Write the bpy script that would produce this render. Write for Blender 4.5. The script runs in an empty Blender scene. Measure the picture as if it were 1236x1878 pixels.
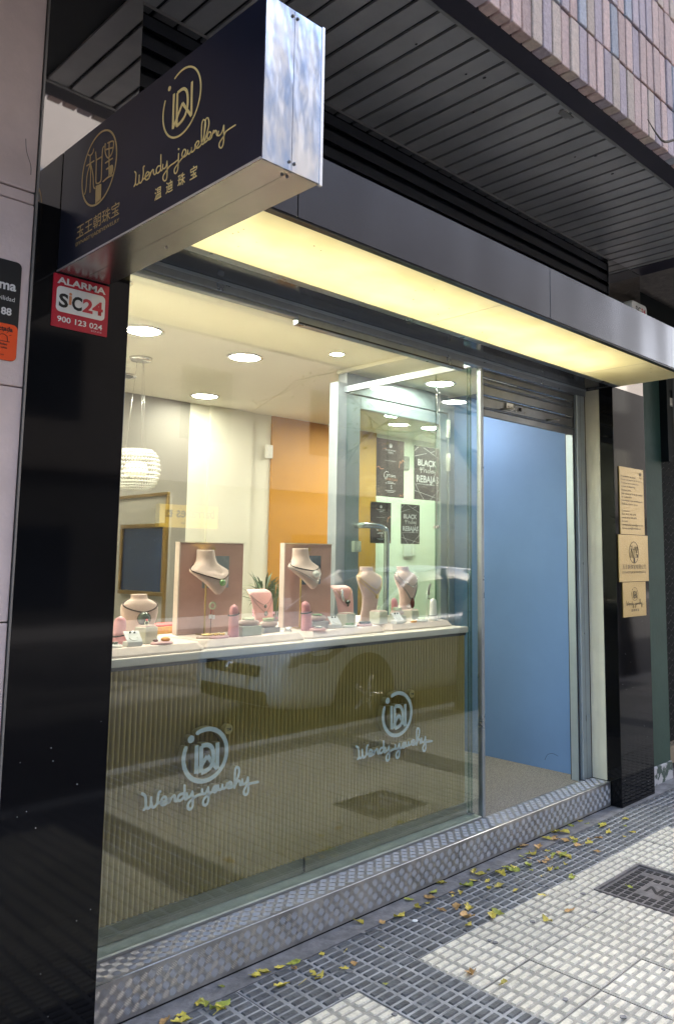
import bpy, math, random
from mathutils import Vector, Matrix
random.seed(7)
R_ = math.radians
S = bpy.context.scene
COL = S.collection

# ------------------------------------------------------------------ camera
CAM_F, YAW, PIT, ROL = 1456.0, 0.811255, 0.116966, 0.007457
cy_, sy_, cp_, sp_ = math.cos(YAW), math.sin(YAW), math.cos(PIT), math.sin(PIT)
fwd = Vector((sy_ * cp_, cy_ * cp_, sp_)); rgt = Vector((cy_, -sy_, 0)); up = rgt.cross(fwd)
r2 = rgt * math.cos(ROL) + up * math.sin(ROL); u2 = up * math.cos(ROL) - rgt * math.sin(ROL)
cam_d = bpy.data.cameras.new('camera'); cam = bpy.data.objects.new('camera', cam_d); COL.objects.link(cam)
cam_d.sensor_fit = 'AUTO'; cam_d.sensor_width = 36.0; cam_d.lens = CAM_F / 1878 * 36
cam_d.shift_x = -(731.7 - 618) / 1878; cam_d.shift_y = -(939 - 850.35) / 1878
cam_d.clip_start = 0.05; cam_d.clip_end = 500
mw = Matrix.Identity(4)
for i in range(3):
    mw[i][0] = r2[i]; mw[i][1] = u2[i]; mw[i][2] = -fwd[i]
mw[2][3] = 1.5
cam.matrix_world = mw
S.camera = cam

# ------------------------------------------------------------------ sky, sun, exposure
SUN_EL, SUN_AZ = R_(36), R_(76)          # azimuth measured from +Y towards +X: behind the building
W = bpy.data.worlds.new('World'); S.world = W; W.use_nodes = True
wn = W.node_tree.nodes; wl = W.node_tree.links
bg = wn['Background']; sky = wn.new('ShaderNodeTexSky'); sky.sky_type = 'NISHITA'; sky.sun_disc = False
sky.sun_elevation = SUN_EL; sky.sun_rotation = SUN_AZ; sky.dust_density = 3.0; sky.air_density = 1.0; sky.ozone_density = .7
wl.new(sky.outputs[0], bg.inputs[0]); bg.inputs[1].default_value = 0.15
sun_d = bpy.data.lights.new('sun', 'SUN'); sun_d.energy = 2.5; sun_d.angle = R_(0.6); sun_d.color = (1, .93, .82)
sun = bpy.data.objects.new('sun', sun_d); COL.objects.link(sun)
sd = Vector((math.sin(SUN_AZ) * math.cos(SUN_EL), math.cos(SUN_AZ) * math.cos(SUN_EL), math.sin(SUN_EL)))
sun.rotation_euler = sd.to_track_quat('Z', 'Y').to_euler()
vs = S.view_settings; vs.view_transform = 'Standard'; vs.look = 'None'; vs.gamma = 1; vs.use_curve_mapping = False
vs.exposure = 2.95
S.render.engine = 'CYCLES'
S.cycles.use_denoising = True
S.cycles.max_bounces = 10; S.cycles.transparent_max_bounces = 24; S.cycles.glossy_bounces = 6; S.cycles.diffuse_bounces = 4
S.cycles.caustics_reflective = False; S.cycles.caustics_refractive = False
S.cycles.sample_clamp_indirect = 6.0

# ------------------------------------------------------------------ materials
MATS = {}
def lin(h):
    h = h.lstrip('#'); c = [int(h[i:i + 2], 16) / 255 for i in (0, 2, 4)]
    return tuple(x / 12.92 if x <= .04045 else ((x + .055) / 1.055) ** 2.4 for x in c)
def pm(name, col, rough=.5, metal=0., var=0., vscale=6., bump=0., bscale=60., coat=0., emit=0., spec=.5, stretch=(1, 1, 1), rnd=0., col2=None, thr=None, rvar=0., sheen=0., bdet=3.):
    """principled with world-space noise in colour, roughness and relief"""
    if isinstance(col, str): col = lin(col)
    m = bpy.data.materials.new(name); m.use_nodes = True; nt = m.node_tree; n = nt.nodes; l = nt.links
    b = n['Principled BSDF']; b.inputs['Base Color'].default_value = (*col, 1); b.inputs['Roughness'].default_value = rough
    b.inputs['Metallic'].default_value = metal; b.inputs['Specular IOR Level'].default_value = spec
    if coat: b.inputs['Coat Weight'].default_value = coat; b.inputs['Coat Roughness'].default_value = .03
    if sheen: b.inputs['Sheen Weight'].default_value = sheen
    if emit:
        b.inputs['Emission Color'].default_value = (*col, 1); b.inputs['Emission Strength'].default_value = emit
    geo = n.new('ShaderNodeNewGeometry'); mp = n.new('ShaderNodeMapping'); mp.inputs['Scale'].default_value = stretch
    l.new(geo.outputs['Position'], mp.inputs['Vector'])
    last = None
    if var or col2 is not None:
        t = n.new('ShaderNodeTexNoise'); t.inputs['Scale'].default_value = vscale; t.inputs['Detail'].default_value = 6; t.inputs['Roughness'].default_value = .62
        l.new(mp.outputs[0], t.inputs['Vector'])
        cr = n.new('ShaderNodeValToRGB')
        if thr: cr.color_ramp.elements[0].position = thr[0]; cr.color_ramp.elements[1].position = thr[1]
        else: cr.color_ramp.elements[0].position = .3; cr.color_ramp.elements[1].position = .7
        c1 = tuple(x * (1 - var) for x in col) if col2 is None else col
        c2 = tuple(min(1, x * (1 + var)) for x in col) if col2 is None else (lin(col2) if isinstance(col2, str) else col2)
        cr.color_ramp.elements[0].color = (*c1, 1); cr.color_ramp.elements[1].color = (*c2, 1)
        l.new(t.outputs[0], cr.inputs[0]); last = cr.outputs[0]
    if rnd:
        oi = n.new('ShaderNodeObjectInfo'); hs = n.new('ShaderNodeHueSaturation'); mr = n.new('ShaderNodeMapRange')
        mr.inputs[3].default_value = 1 - rnd; mr.inputs[4].default_value = 1 + rnd
        l.new(oi.outputs['Random'], mr.inputs[0]); l.new(mr.outputs[0], hs.inputs['Value'])
        if last is not None: l.new(last, hs.inputs['Color'])
        else: hs.inputs['Color'].default_value = (*col, 1)
        last = hs.outputs[0]
    if last is not None:
        l.new(last, b.inputs['Base Color'])
        if emit: l.new(last, b.inputs['Emission Color'])
    if rvar:
        t = n.new('ShaderNodeTexNoise'); t.inputs['Scale'].default_value = 9; t.inputs['Detail'].default_value = 5
        mr = n.new('ShaderNodeMapRange'); mr.inputs[1].default_value = .3; mr.inputs[2].default_value = .7
        mr.inputs[3].default_value = max(0, rough - rvar); mr.inputs[4].default_value = min(1, rough + rvar)
        l.new(mp.outputs[0], t.inputs['Vector']); l.new(t.outputs[0], mr.inputs[0]); l.new(mr.outputs[0], b.inputs['Roughness'])
    if bump:
        t = n.new('ShaderNodeTexNoise'); t.inputs['Scale'].default_value = bscale; t.inputs['Detail'].default_value = bdet
        bp = n.new('ShaderNodeBump'); bp.inputs['Strength'].default_value = bump; bp.inputs['Distance'].default_value = .01
        l.new(mp.outputs[0], t.inputs['Vector']); l.new(t.outputs[0], bp.inputs['Height']); l.new(bp.outputs[0], b.inputs['Normal'])
    MATS[name] = m
    return m
def glass(name, tint=(.93, .96, .94), f0=.05, rough=0.0, dirt=0.0):
    """thin pane: transparent plus mirror reflection by Schlick's law on the true angle of incidence"""
    m = bpy.data.materials.new(name); m.use_nodes = True; nt = m.node_tree; n = nt.nodes; l = nt.links
    n.remove(n['Principled BSDF']); out = n['Material Output']
    tr = n.new('ShaderNodeBsdfTransparent'); tr.inputs[0].default_value = (*tint, 1)
    gl = n.new('ShaderNodeBsdfGlossy'); gl.inputs['Roughness'].default_value = rough
    geo = n.new('ShaderNodeNewGeometry'); dot = n.new('ShaderNodeVectorMath'); dot.operation = 'DOT_PRODUCT'
    l.new(geo.outputs['Incoming'], dot.inputs[0]); l.new(geo.outputs['Normal'], dot.inputs[1])
    def math_(op, a, bv):
        q = n.new('ShaderNodeMath'); q.operation = op
        for i, v in ((0, a), (1, bv)):
            if v is None: continue
            if isinstance(v, (int, float)): q.inputs[i].default_value = v
            else: l.new(v, q.inputs[i])
        return q.outputs[0]
    c = math_('ABSOLUTE', dot.outputs['Value'], None)
    p5 = math_('POWER', math_('SUBTRACT', 1.0, c), 5.0)
    fr = math_('ADD', math_('MULTIPLY', p5, 1 - f0), f0)
    mx = n.new('ShaderNodeMixShader'); l.new(fr, mx.inputs[0]); l.new(tr.outputs[0], mx.inputs[1]); l.new(gl.outputs[0], mx.inputs[2])
    res = mx
    if dirt:
        df = n.new('ShaderNodeBsdfDiffuse'); df.inputs[0].default_value = (.7, .7, .68, 1)
        t = n.new('ShaderNodeTexNoise'); t.inputs['Scale'].default_value = 260; t.inputs['Detail'].default_value = 1
        mr = n.new('ShaderNodeMapRange'); mr.inputs[1].default_value = .76; mr.inputs[2].default_value = .8; mr.inputs[3].default_value = 0; mr.inputs[4].default_value = dirt
        l.new(geo.outputs['Position'], t.inputs['Vector']); l.new(t.outputs[0], mr.inputs[0])
        m2 = n.new('ShaderNodeMixShader'); l.new(mr.outputs[0], m2.inputs[0]); l.new(mx.outputs[0], m2.inputs[1]); l.new(df.outputs[0], m2.inputs[2]); res = m2
    l.new(res.outputs[0], out.inputs[0]); MATS[name] = m
    return m
def translucent(name, col):
    m = bpy.data.materials.new(name); m.use_nodes = True; nt = m.node_tree; n = nt.nodes; l = nt.links
    n.remove(n['Principled BSDF']); out = n['Material Output']
    a = n.new('ShaderNodeBsdfTranslucent'); d = n.new('ShaderNodeBsdfPrincipled'); d.inputs['Roughness'].default_value = .25
    t = n.new('ShaderNodeTexNoise'); t.inputs['Scale'].default_value = 5; t.inputs['Detail'].default_value = 7
    geo = n.new('ShaderNodeNewGeometry'); l.new(geo.outputs['Position'], t.inputs['Vector'])
    cr = n.new('ShaderNodeValToRGB'); cr.color_ramp.elements[0].position = .35; cr.color_ramp.elements[1].position = .65
    cr.color_ramp.elements[0].color = (col[0] * .93, col[1] * .92, col[2] * .86, 1); cr.color_ramp.elements[1].color = (*col, 1)
    l.new(t.outputs[0], cr.inputs[0]); l.new(cr.outputs[0], a.inputs[0]); l.new(cr.outputs[0], d.inputs['Base Color'])
    mx = n.new('ShaderNodeMixShader'); mx.inputs[0].default_value = .4
    l.new(a.outputs[0], mx.inputs[1]); l.new(d.outputs[0], mx.inputs[2]); l.new(mx.outputs[0], out.inputs[0]); MATS[name] = m
    return m

# ------------------------------------------------------------------ mesh helpers
class MB:
    def __init__(s): s.v = []; s.f = []; s.mi = []; s.sm = []
    def add(s, vs_, fs, m=0, smooth=False):
        o = len(s.v); s.v += [tuple(p) for p in vs_]
        for f in fs: s.f.append(tuple(i + o for i in f)); s.mi.append(m); s.sm.append(smooth)
        return s
    def box(s, x0, x1, y0, y1, z0, z1, m=0):
        v = [(x, y, z) for z in (z0, z1) for y in (y0, y1) for x in (x0, x1)]
        return s.add(v, [(0, 2, 3, 1), (4, 5, 7, 6), (0, 1, 5, 4), (1, 3, 7, 5), (3, 2, 6, 7), (2, 0, 4, 6)], m)
    def prism(s, poly, fr, n0, n1, m=0, ms=None):
        """poly (u,v) counter-clockwise seen from outside; n1 > n0 is the outer face"""
        k = len(poly); v = [fr(u, w, n0) for u, w in poly] + [fr(u, w, n1) for u, w in poly]
        s.add(v, [tuple(range(k, 2 * k))], m); o = len(s.v) - 2 * k
        s.f.append(tuple(o + i for i in reversed(range(k)))); s.mi.append(m if ms is None else ms); s.sm.append(False)
        for i in range(k):
            j = (i + 1) % k; s.f.append((o + i, o + j, o + k + j, o + k + i)); s.mi.append(m if ms is None else ms); s.sm.append(False)
        return s
    def tube(s, path, r, n=8, m=0, closed=False, caps=True):
        P = [Vector(p) for p in path]; k = len(P); rr = r if isinstance(r, (list, tuple)) else [r] * k
        rings = []; prev = None
        for i in range(k):
            if closed: t = P[(i + 1) % k] - P[i - 1]
            else: t = P[min(i + 1, k - 1)] - P[max(i - 1, 0)]
            if t.length < 1e-9: t = Vector((0, 0, 1))
            t.normalize()
            if prev is None:
                a = Vector((0, 0, 1)) if abs(t.z) < .9 else Vector((1, 0, 0)); nx = t.cross(a).normalized()
            else:
                nx = prev - t * prev.dot(t)
                nx = nx.normalized() if nx.length > 1e-6 else t.orthogonal().normalized()
            prev = nx; ny = t.cross(nx)
            rings.append([P[i] + (nx * math.cos(2 * math.pi * j / n) + ny * math.sin(2 * math.pi * j / n)) * rr[i] for j in range(n)])
        v = [p for q in rings for p in q]; f = []
        for i in range(k if closed else k - 1):
            a, b = i * n, ((i + 1) % k) * n
            for j in range(n): f.append((a + j, a + (j + 1) % n, b + (j + 1) % n, b + j))
        if caps and not closed: f.append(tuple(reversed(range(n)))); f.append(tuple((k - 1) * n + j for j in range(n)))
        return s.add(v, f, m, True)
    def loft(s, rings, m=0, cap0=True, cap1=True, smooth=True, mcap=None):
        k = len(rings); n = len(rings[0]); v = [p for q in rings for p in q]; f = []
        for i in range(k - 1):
            for j in range(n): f.append((i * n + j, i * n + (j + 1) % n, (i + 1) * n + (j + 1) % n, (i + 1) * n + j))
        s.add(v, f, m, smooth); o = len(s.v) - len(v)
        if cap0: s.f.append(tuple(o + j for j in reversed(range(n)))); s.mi.append(m); s.sm.append(False)
        if cap1: s.f.append(tuple(o + (k - 1) * n + j for j in range(n))); s.mi.append(m if mcap is None else mcap); s.sm.append(False)
        return s
    def lathe(s, prof, c, n=20, m=0, mcap=None):
        return s.loft([[(c[0] + r * math.cos(2 * math.pi * j / n), c[1] + r * math.sin(2 * math.pi * j / n), c[2] + z) for j in range(n)] for r, z in prof], m, mcap=mcap)
    def ball(s, c, r, m=0, n=8, k=5, sz=1.0):
        return s.lathe([(max(r * math.sin(math.pi * i / k), 1e-4), -r * sz * math.cos(math.pi * i / k)) for i in range(k + 1)], c, n, m)
    def ribbon(s, pts, w, fr, n0, n1, m=0, ms=None, closed=False, rounded=True):
        P = [Vector(p) for p in pts]; k = len(P); Lf = []; Rt = []
        for i in range(k):
            if closed: t = P[(i + 1) % k] - P[i - 1]
            else: t = P[min(i + 1, k - 1)] - P[max(i - 1, 0)]
            t = t.normalized() if t.length > 1e-9 else Vector((1, 0))
            nn = Vector((-t.y, t.x)) * w / 2; Lf.append(P[i] + nn); Rt.append(P[i] - nn)
        ms = m if ms is None else ms
        for i in range(k if closed else k - 1):
            j = (i + 1) % k
            v = [fr(p.x, p.y, q) for q in (n0, n1) for p in (Lf[i], Rt[i], Rt[j], Lf[j])]
            s.add(v, [(4, 5, 6, 7)], m); o = len(s.v) - 8
            sides = [(1, 2, 6, 5), (3, 0, 4, 7)]
            if not closed and i == 0: sides.append((0, 1, 5, 4))
            if not closed and i == k - 2: sides.append((2, 3, 7, 6))
            for q in sides: s.f.append(tuple(o + a for a in q)); s.mi.append(ms); s.sm.append(False)
        if rounded and not closed:
            for e in (P[0], P[-1]):
                s.prism([(e.x + w / 2 * math.cos(a * math.pi / 4), e.y + w / 2 * math.sin(a * math.pi / 4)) for a in range(8)], fr, n0, n1 - 1e-5, m, ms)
        return s
    def build(s, name, mats, parent=None, bev=0, seg=2, link=True):
        me = bpy.data.meshes.new(name); me.from_pydata(s.v, [], s.f); me.update()
        if not isinstance(mats, (list, tuple)): mats = [mats]
        for q in mats: me.materials.append(MATS[q] if isinstance(q, str) else q)
        me.polygons.foreach_set('material_index', s.mi); me.polygons.foreach_set('use_smooth', s.sm)
        return mkobj(name, me, parent, bev, seg)
def mkobj(name, me, parent=None, bev=0, seg=2):
    o = bpy.data.objects.new(name, me); COL.objects.link(o)
    if parent is not None:
        o.parent = parent; o.matrix_parent_inverse = Matrix.Translation(-Vector(parent['_w'])) if '_w' in parent else Matrix.Identity(4)
        o['_w'] = parent['_w'] if '_w' in parent else (0, 0, 0)
    if bev:
        b = o.modifiers.new('edge', 'BEVEL'); b.width = bev; b.segments = seg; b.limit_method = 'ANGLE'; b.angle_limit = R_(40)
    return o
def thing(name, label, cat, loc=(0, 0, 0), group=None, kind=None):
    o = bpy.data.objects.new(name, None); COL.objects.link(o); o.location = loc; o['_w'] = tuple(float(x) for x in loc)
    o.empty_display_size = .05
    return tag(o, label, cat, group, kind)
def tag(o, label=None, cat=None, group=None, kind=None):
    if label: o['label'] = label
    if cat: o['category'] = cat
    if group: o['group'] = group
    if kind: o['kind'] = kind
    return o
def struct(o, label=None): return tag(o, label, None, None, 'structure')
def frame(O, U, V, N):
    O, U, V, N = map(Vector, (O, U, V, N))
    return lambda u, v, n=0: O + U * u + V * v + N * n
def FY(y, x0=0, z0=0): return frame((x0, y, z0), (1, 0, 0), (0, 0, 1), (0, -1, 0))     # faces the street
def spline(pts, n=5):
    P = [Vector(p) for p in pts]; out = []
    for i in range(len(P) - 1):
        a = P[max(i - 1, 0)]; b = P[i]; c = P[i + 1]; d = P[min(i + 2, len(P) - 1)]
        for j in range(n):
            t = j / n
            out.append(.5 * ((2 * b) + (c - a) * t + (2 * a - 5 * b + 4 * c - d) * t * t + (3 * b - a - 3 * c + d) * t ** 3))
    out.append(P[-1]); return out
def arc(cx, cy, rx, ry, a0, a1, n=40): return [(cx + rx * math.cos(R_(a0 + (a1 - a0) * i / n)), cy + ry * math.sin(R_(a0 + (a1 - a0) * i / n))) for i in range(n + 1)]
def circ(cx, cy, rx, ry=None, n=24): return [(cx + rx * math.cos(2 * math.pi * i / n), cy + (ry or rx) * math.sin(2 * math.pi * i / n)) for i in range(n)]
def rrect(x0, x1, y0, y1, r, n=4):
    out = []
    for cx, cy, a in ((x1 - r, y0 + r, -90), (x1 - r, y1 - r, 0), (x0 + r, y1 - r, 90), (x0 + r, y0 + r, 180)):
        out += [(cx + r * math.cos(R_(a + 90 * i / n)), cy + r * math.sin(R_(a + 90 * i / n))) for i in range(n + 1)]
    return out
DG = None
def text(name, body, fr, u, v, h, mat, parent, n=.0006, width=None, align='LEFT', bold=0., depth=.0004, sx=1., shear=0.):
    """lettering as a thin mesh; h is the cap height; width forces the line's length"""
    c = bpy.data.curves.new('t', 'FONT'); c.body = body; c.size = 1; c.offset = bold; c.extrude = 0; c.shear = shear
    c.resolution_u = 3; c.align_x = 'LEFT'
    o = bpy.data.objects.new('t', c); COL.objects.link(o)
    dg = bpy.context.evaluated_depsgraph_get(); me = bpy.data.meshes.new_from_object(o.evaluated_get(dg))
    bpy.data.objects.remove(o); bpy.data.curves.remove(c)
    if not me.vertices: return None
    xs = [p.co.x for p in me.vertices]; ys = [p.co.y for p in me.vertices]
    cap = .72 if body.isascii() else max(ys) - min(ys); y0 = 0 if body.isascii() else min(ys)
    ky = h / cap; w0 = (max(xs) - min(xs)); kx = ky * sx if width is None else width / w0
    W_ = w0 * kx; ox = {'LEFT': 0, 'CENTER': -W_ / 2, 'RIGHT': -W_}[align]; x0 = min(xs)
    for p in me.vertices:
        p.co = fr(u + ox + (p.co.x - x0) * kx, v + (p.co.y - y0) * ky, n)
    me.materials.clear(); me.materials.append(MATS[mat]); me.name = name
    return mkobj(name, me, parent)

# logo strokes measured on the sign, in units of the ring's radius
WD_W = [(-.42, .43), (-.40, -.63), (.07, -.05), (.55, -.62), (.52, .40)]
WD_D = [(-.20, -.63), (-.23, .38), (.05, .38), (.22, .28), (.32, .08), (.33, -.28), (.21, -.50), (0, -.60), (-.20, -.63)]
def logo(mb, fr, cx, cy, R, w, n0, n1, m=0, ms=None, wr=None):
    q = lambda ps: [(cx + R * x, cy + R * y) for x, y in ps]
    wr = wr or w
    mb.ribbon(arc(cx, cy, R * .98, R * .98, 114, -204 + 0, 64), wr, fr, n0, n1, m, ms)
    e = (n1 - n0) * .02
    mb.ribbon(q(WD_W[:2]), w, fr, n0, n1 + e, m, ms, rounded=False); mb.ribbon(q(WD_W[1:3]), w, fr, n0, n1 + 2 * e, m, ms, rounded=False)
    mb.ribbon(q(WD_W[2:4]), w, fr, n0, n1 + 3 * e, m, ms, rounded=False); mb.ribbon(q(WD_W[3:]), w, fr, n0, n1 + 4 * e, m, ms, rounded=False)
    mb.ribbon(q(WD_D[:2]), w, fr, n0, n1 + 5 * e, m, ms, rounded=False)
    mb.ribbon([tuple(p) for p in spline(q(WD_D[1:]), 3)], w, fr, n0, n1 + 6 * e, m, ms, rounded=False)
    mb.prism(circ(cx - .68 * R, cy + .70 * R, w * .85, n=16), fr, n0, n1, m, ms)
def script(mb, strokes, fr, w, n0, n1, m=0, ms=None, k=1., c=(0, 0)):
    for i, s_ in enumerate(strokes):
        pts = [tuple(p) for p in spline([(c[0] + x * k, c[1] + y * k) for x, y in s_], 4)]
        mb.ribbon(pts, w, fr, n0, n1 + i * (n1 - n0) * .004, m, ms)
SCRIPT_SIGN = [[(0.478,2.5588),(0.4859,2.5513),(0.4864,2.5349),(0.4855,2.5217),(0.4789,2.5152)],[(0.4855,2.5217),(0.4933,2.515),(0.5033,2.5171),(0.5053,2.5285),(0.5054,2.5392)],[(0.5053,2.5285),(0.5072,2.5185),(0.5137,2.5136),(0.5234,2.5184),(0.5278,2.537),(0.5263,2.5535),(0.531,2.5567)],[(0.5234,2.5184),(0.5356,2.521),(0.5528,2.5231),(0.5583,2.5279),(0.5494,2.5335),(0.5401,2.5274),(0.5395,2.517),(0.5489,2.5112),(0.5611,2.5124)],[(0.5611,2.5124),(0.5634,2.5248),(0.5642,2.5271),(0.5651,2.5163),(0.572,2.5271),(0.5806,2.5294),(0.5835,2.5179),(0.5902,2.5117),(0.5972,2.5145)],[(0.6161,2.5275),(0.6055,2.5299),(0.5974,2.5236),(0.5997,2.5137),(0.6095,2.5104),(0.6197,2.5185),(0.6184,2.5579)],[(0.6188,2.5474),(0.6209,2.5155),(0.6259,2.5112),(0.6314,2.5132)],[(0.6313,2.5261),(0.6301,2.5175),(0.6375,2.5123),(0.6467,2.5143),(0.6516,2.528)],[(0.6516,2.528),(0.6544,2.5039),(0.6539,2.4811),(0.6451,2.4759),(0.6352,2.4836),(0.6366,2.4946),(0.6544,2.5039),(0.6677,2.5095),(0.6904,2.5105),(0.7081,2.5131)],[(0.7083,2.5281),(0.7081,2.5131),(0.7077,2.4881),(0.6995,2.4783),(0.6916,2.4823),(0.6908,2.4926),(0.7045,2.5005),(0.7217,2.5082)],[(0.7217,2.5082),(0.7388,2.5147),(0.7424,2.5246),(0.7333,2.5304),(0.7251,2.5221),(0.728,2.5123),(0.7391,2.5095),(0.7477,2.5115)],[(0.7477,2.5115),(0.7521,2.5223),(0.7537,2.5118),(0.7608,2.5092),(0.7681,2.5152),(0.7692,2.5235),(0.7701,2.5108),(0.7779,2.5092),(0.7852,2.514),(0.7853,2.525)],[(0.7852,2.514),(0.7984,2.5177),(0.8029,2.5258),(0.7955,2.5298),(0.7874,2.5242),(0.7902,2.5146),(0.8009,2.5106),(0.8112,2.513)],[(0.8112,2.513),(0.8226,2.5282),(0.8309,2.5591),(0.8259,2.5733),(0.8174,2.5766),(0.8129,2.5637),(0.8146,2.5239),(0.8195,2.5124),(0.8276,2.5142)],[(0.8276,2.5142),(0.8367,2.5326),(0.8454,2.5559),(0.8411,2.5722),(0.8327,2.5755),(0.8267,2.5608),(0.8263,2.522),(0.8297,2.5134),(0.8398,2.5145)],[(0.8398,2.5145),(0.8536,2.5214),(0.8551,2.5293),(0.8475,2.5346),(0.8398,2.5278),(0.8429,2.517),(0.852,2.5136),(0.8599,2.5166)],[(0.8599,2.5166),(0.8652,2.5278),(0.8679,2.5304),(0.8695,2.5238),(0.8752,2.5276),(0.8794,2.5236),(0.882,2.5131),(0.8881,2.5096)],[(0.8883,2.5202),(0.8868,2.5124),(0.8921,2.508),(0.9036,2.512),(0.9105,2.5271)],[(0.9105,2.5271),(0.9127,2.5014),(0.9112,2.4808),(0.9039,2.4729),(0.8946,2.4787),(0.8952,2.4891),(0.9121,2.4993),(0.9231,2.5081),(0.959,2.509)]]
CS = [[(-0.5,0.0765),(-0.4741,0.0541),(-0.4672,0.0082),(-0.4678,-0.0259),(-0.4806,-0.0355)],[(-0.4682,-0.019),(-0.448,-0.0335),(-0.429,-0.0204),(-0.4276,0.0345)],[(-0.4262,0.0067),(-0.4166,-0.0298),(-0.3968,-0.0341),(-0.378,-0.0104),(-0.3713,0.0508),(-0.3574,0.0618)],[(-0.378,-0.0104),(-0.3537,-0.0155),(-0.3137,-0.0098),(-0.3107,0.0106),(-0.3311,0.0182),(-0.3464,-0.0031),(-0.3409,-0.032),(-0.3127,-0.0345),(-0.2929,-0.0212)],[(-0.2927,-0.0282),(-0.286,0.0055),(-0.2844,-0.03),(-0.2654,0.0012),(-0.2411,0.0104),(-0.2352,-0.0261),(-0.2144,-0.0304)],[(-0.1644,0.009),(-0.1995,0.009),(-0.215,-0.0161),(-0.1975,-0.0339),(-0.1691,-0.0184),(-0.1595,0.0118),(-0.1618,0.0657)],[(-0.1608,0.0441),(-0.1579,-0.0208),(-0.143,-0.0345),(-0.135,-0.0255)],[(-0.1404,0.0043),(-0.1308,-0.0228),(-0.1097,-0.0198),(-0.094,0.0094)],[(-0.094,0.0094),(-0.0875,-0.0424),(-0.0893,-0.0995),(-0.1098,-0.1128),(-0.1277,-0.0947),(-0.1206,-0.0641),(-0.0875,-0.0424),(-0.0536,-0.0277),(-0.0061,-0.0228)],[(-0.0116,0.0075),(-0.0061,-0.0228),(0.0204,-0.0243),(0.041,0.0118)],[(0.041,0.0118),(0.0479,-0.0481),(0.041,-0.0979),(0.0196,-0.1116),(0.0014,-0.0932),(0.0088,-0.062),(0.0475,-0.0408),(0.0779,-0.0249)],[(0.0777,-0.0175),(0.1175,-0.0071),(0.1124,0.0088),(0.09,0.0057),(0.0822,-0.0184),(0.1051,-0.0339),(0.1332,-0.0137)],[(0.1304,0.009),(0.1361,-0.0218),(0.1589,-0.0226),(0.1669,0.0057)],[(0.1669,0.0057),(0.1724,-0.0216),(0.1952,-0.0184),(0.2079,0.0088)],[(0.2044,-0.0165),(0.2503,-0.0069),(0.2401,0.0139),(0.2173,0.0071),(0.2185,-0.0231),(0.2464,-0.0284),(0.2693,-0.018)],[(0.2693,-0.018),(0.3093,0.0424),(0.3168,0.094),(0.2972,0.1128),(0.2791,0.0932),(0.2793,-0.0349)],[(0.2789,-0.0275),(0.3058,0.0088),(0.325,0.0016),(0.3307,-0.0261),(0.3495,-0.0222)],[(0.3484,0.0122),(0.3543,-0.0231),(0.3829,-0.021),(0.4007,0.0177)],[(0.4007,0.0177),(0.4078,-0.0449),(0.4049,-0.0977),(0.3843,-0.1102),(0.3662,-0.09),(0.3749,-0.0612),(0.4123,-0.0343),(0.5,-0.0357)]]
EMB = [[(-0.385,0.668),(-0.435,0.578),(-0.595,0.556),(-0.771,0.659)],[(-0.574,0.549),(-0.567,0.31),(-0.496,0.049),(-0.471,-0.526)],[(-0.773,0.322),(-0.325,0.313)],[(-0.583,0.276),(-0.716,0.006),(-0.737,-0.342),(-0.803,-0.479)],[(-0.524,0.295),(-0.34,-0.082),(-0.263,-0.42),(-0.172,-0.517)],[(-0.25,0.531),(-0.178,0.251),(-0.137,-0.307),(-0.046,-0.413),(0.111,-0.428),(0.181,-0.355),(0.168,0.129),(0.171,0.456),(0.241,0.526)],[(-0.162,0.285),(0.153,0.269)],[(0.314,0.567),(0.338,0.337),(0.452,0.162),(0.572,0.1),(0.735,0.155),(0.812,0.317),(0.776,0.481),(0.47,0.539)],[(0.332,0.397),(0.795,0.304)],[(0.548,0.509),(0.59,0.113)],[(0.391,0.012),(0.788,0.004)],[(0.47,-0.187),(0.733,-0.184)],[(0.591,0.093),(0.645,-0.417)],[(0.31,-0.475),(0.573,-0.45),(0.874,-0.476)]]
LEAVES = [(3.569,2.51),(3.547,2.446),(3.558,2.417),(3.495,2.447),(3.661,2.453),(3.617,2.34),(3.562,2.346),(3.494,2.332),(3.414,2.35),(3.347,2.386),(3.377,2.309),(3.439,2.246),(3.947,2.484),(4.075,2.518),(4.168,2.467),(4.214,2.399),(4.124,2.306),(3.997,2.298),(3.952,2.325),(3.831,2.317),(3.844,2.415),(3.854,2.481),(4.213,2.216),(4.122,2.21),(3.817,2.206),(3.644,2.296),(3.553,2.224),(3.317,2.416),(3.162,2.489),(3.157,2.444),(3.23,2.454),(3.058,2.324),(2.881,2.387),(2.957,2.519),(2.761,2.21),(2.829,2.258),(2.709,2.163),(3.013,2.416),(2.889,2.145),(2.842,2.14),(3.117,1.938),(2.973,1.955),(2.44,1.792),(2.413,1.914),(3.433,2.115),(3.529,1.876),(3.127,2.224),(3.449,2.248),(3.353,2.229),(2.952,2.516),(2.853,2.477),(2.802,2.446),(2.717,2.5),(2.687,2.42),(2.746,2.422),(2.569,2.42),(2.484,2.433),(2.414,2.505),(2.133,2.41),(1.993,2.402),(2.016,2.436),(1.962,2.446),(1.896,2.458),(1.86,2.462),(2.016,2.324),(2.018,2.289),(1.887,2.339),(2.173,2.276),(2.12,2.273),(1.739,2.49),(1.662,2.382),(2.152,2.089),(1.899,2.461),(1.863,2.465),(1.64,2.439),(1.624,2.455),(1.657,2.374),(1.545,2.434),(1.487,2.439),(1.527,2.398)]
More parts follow.
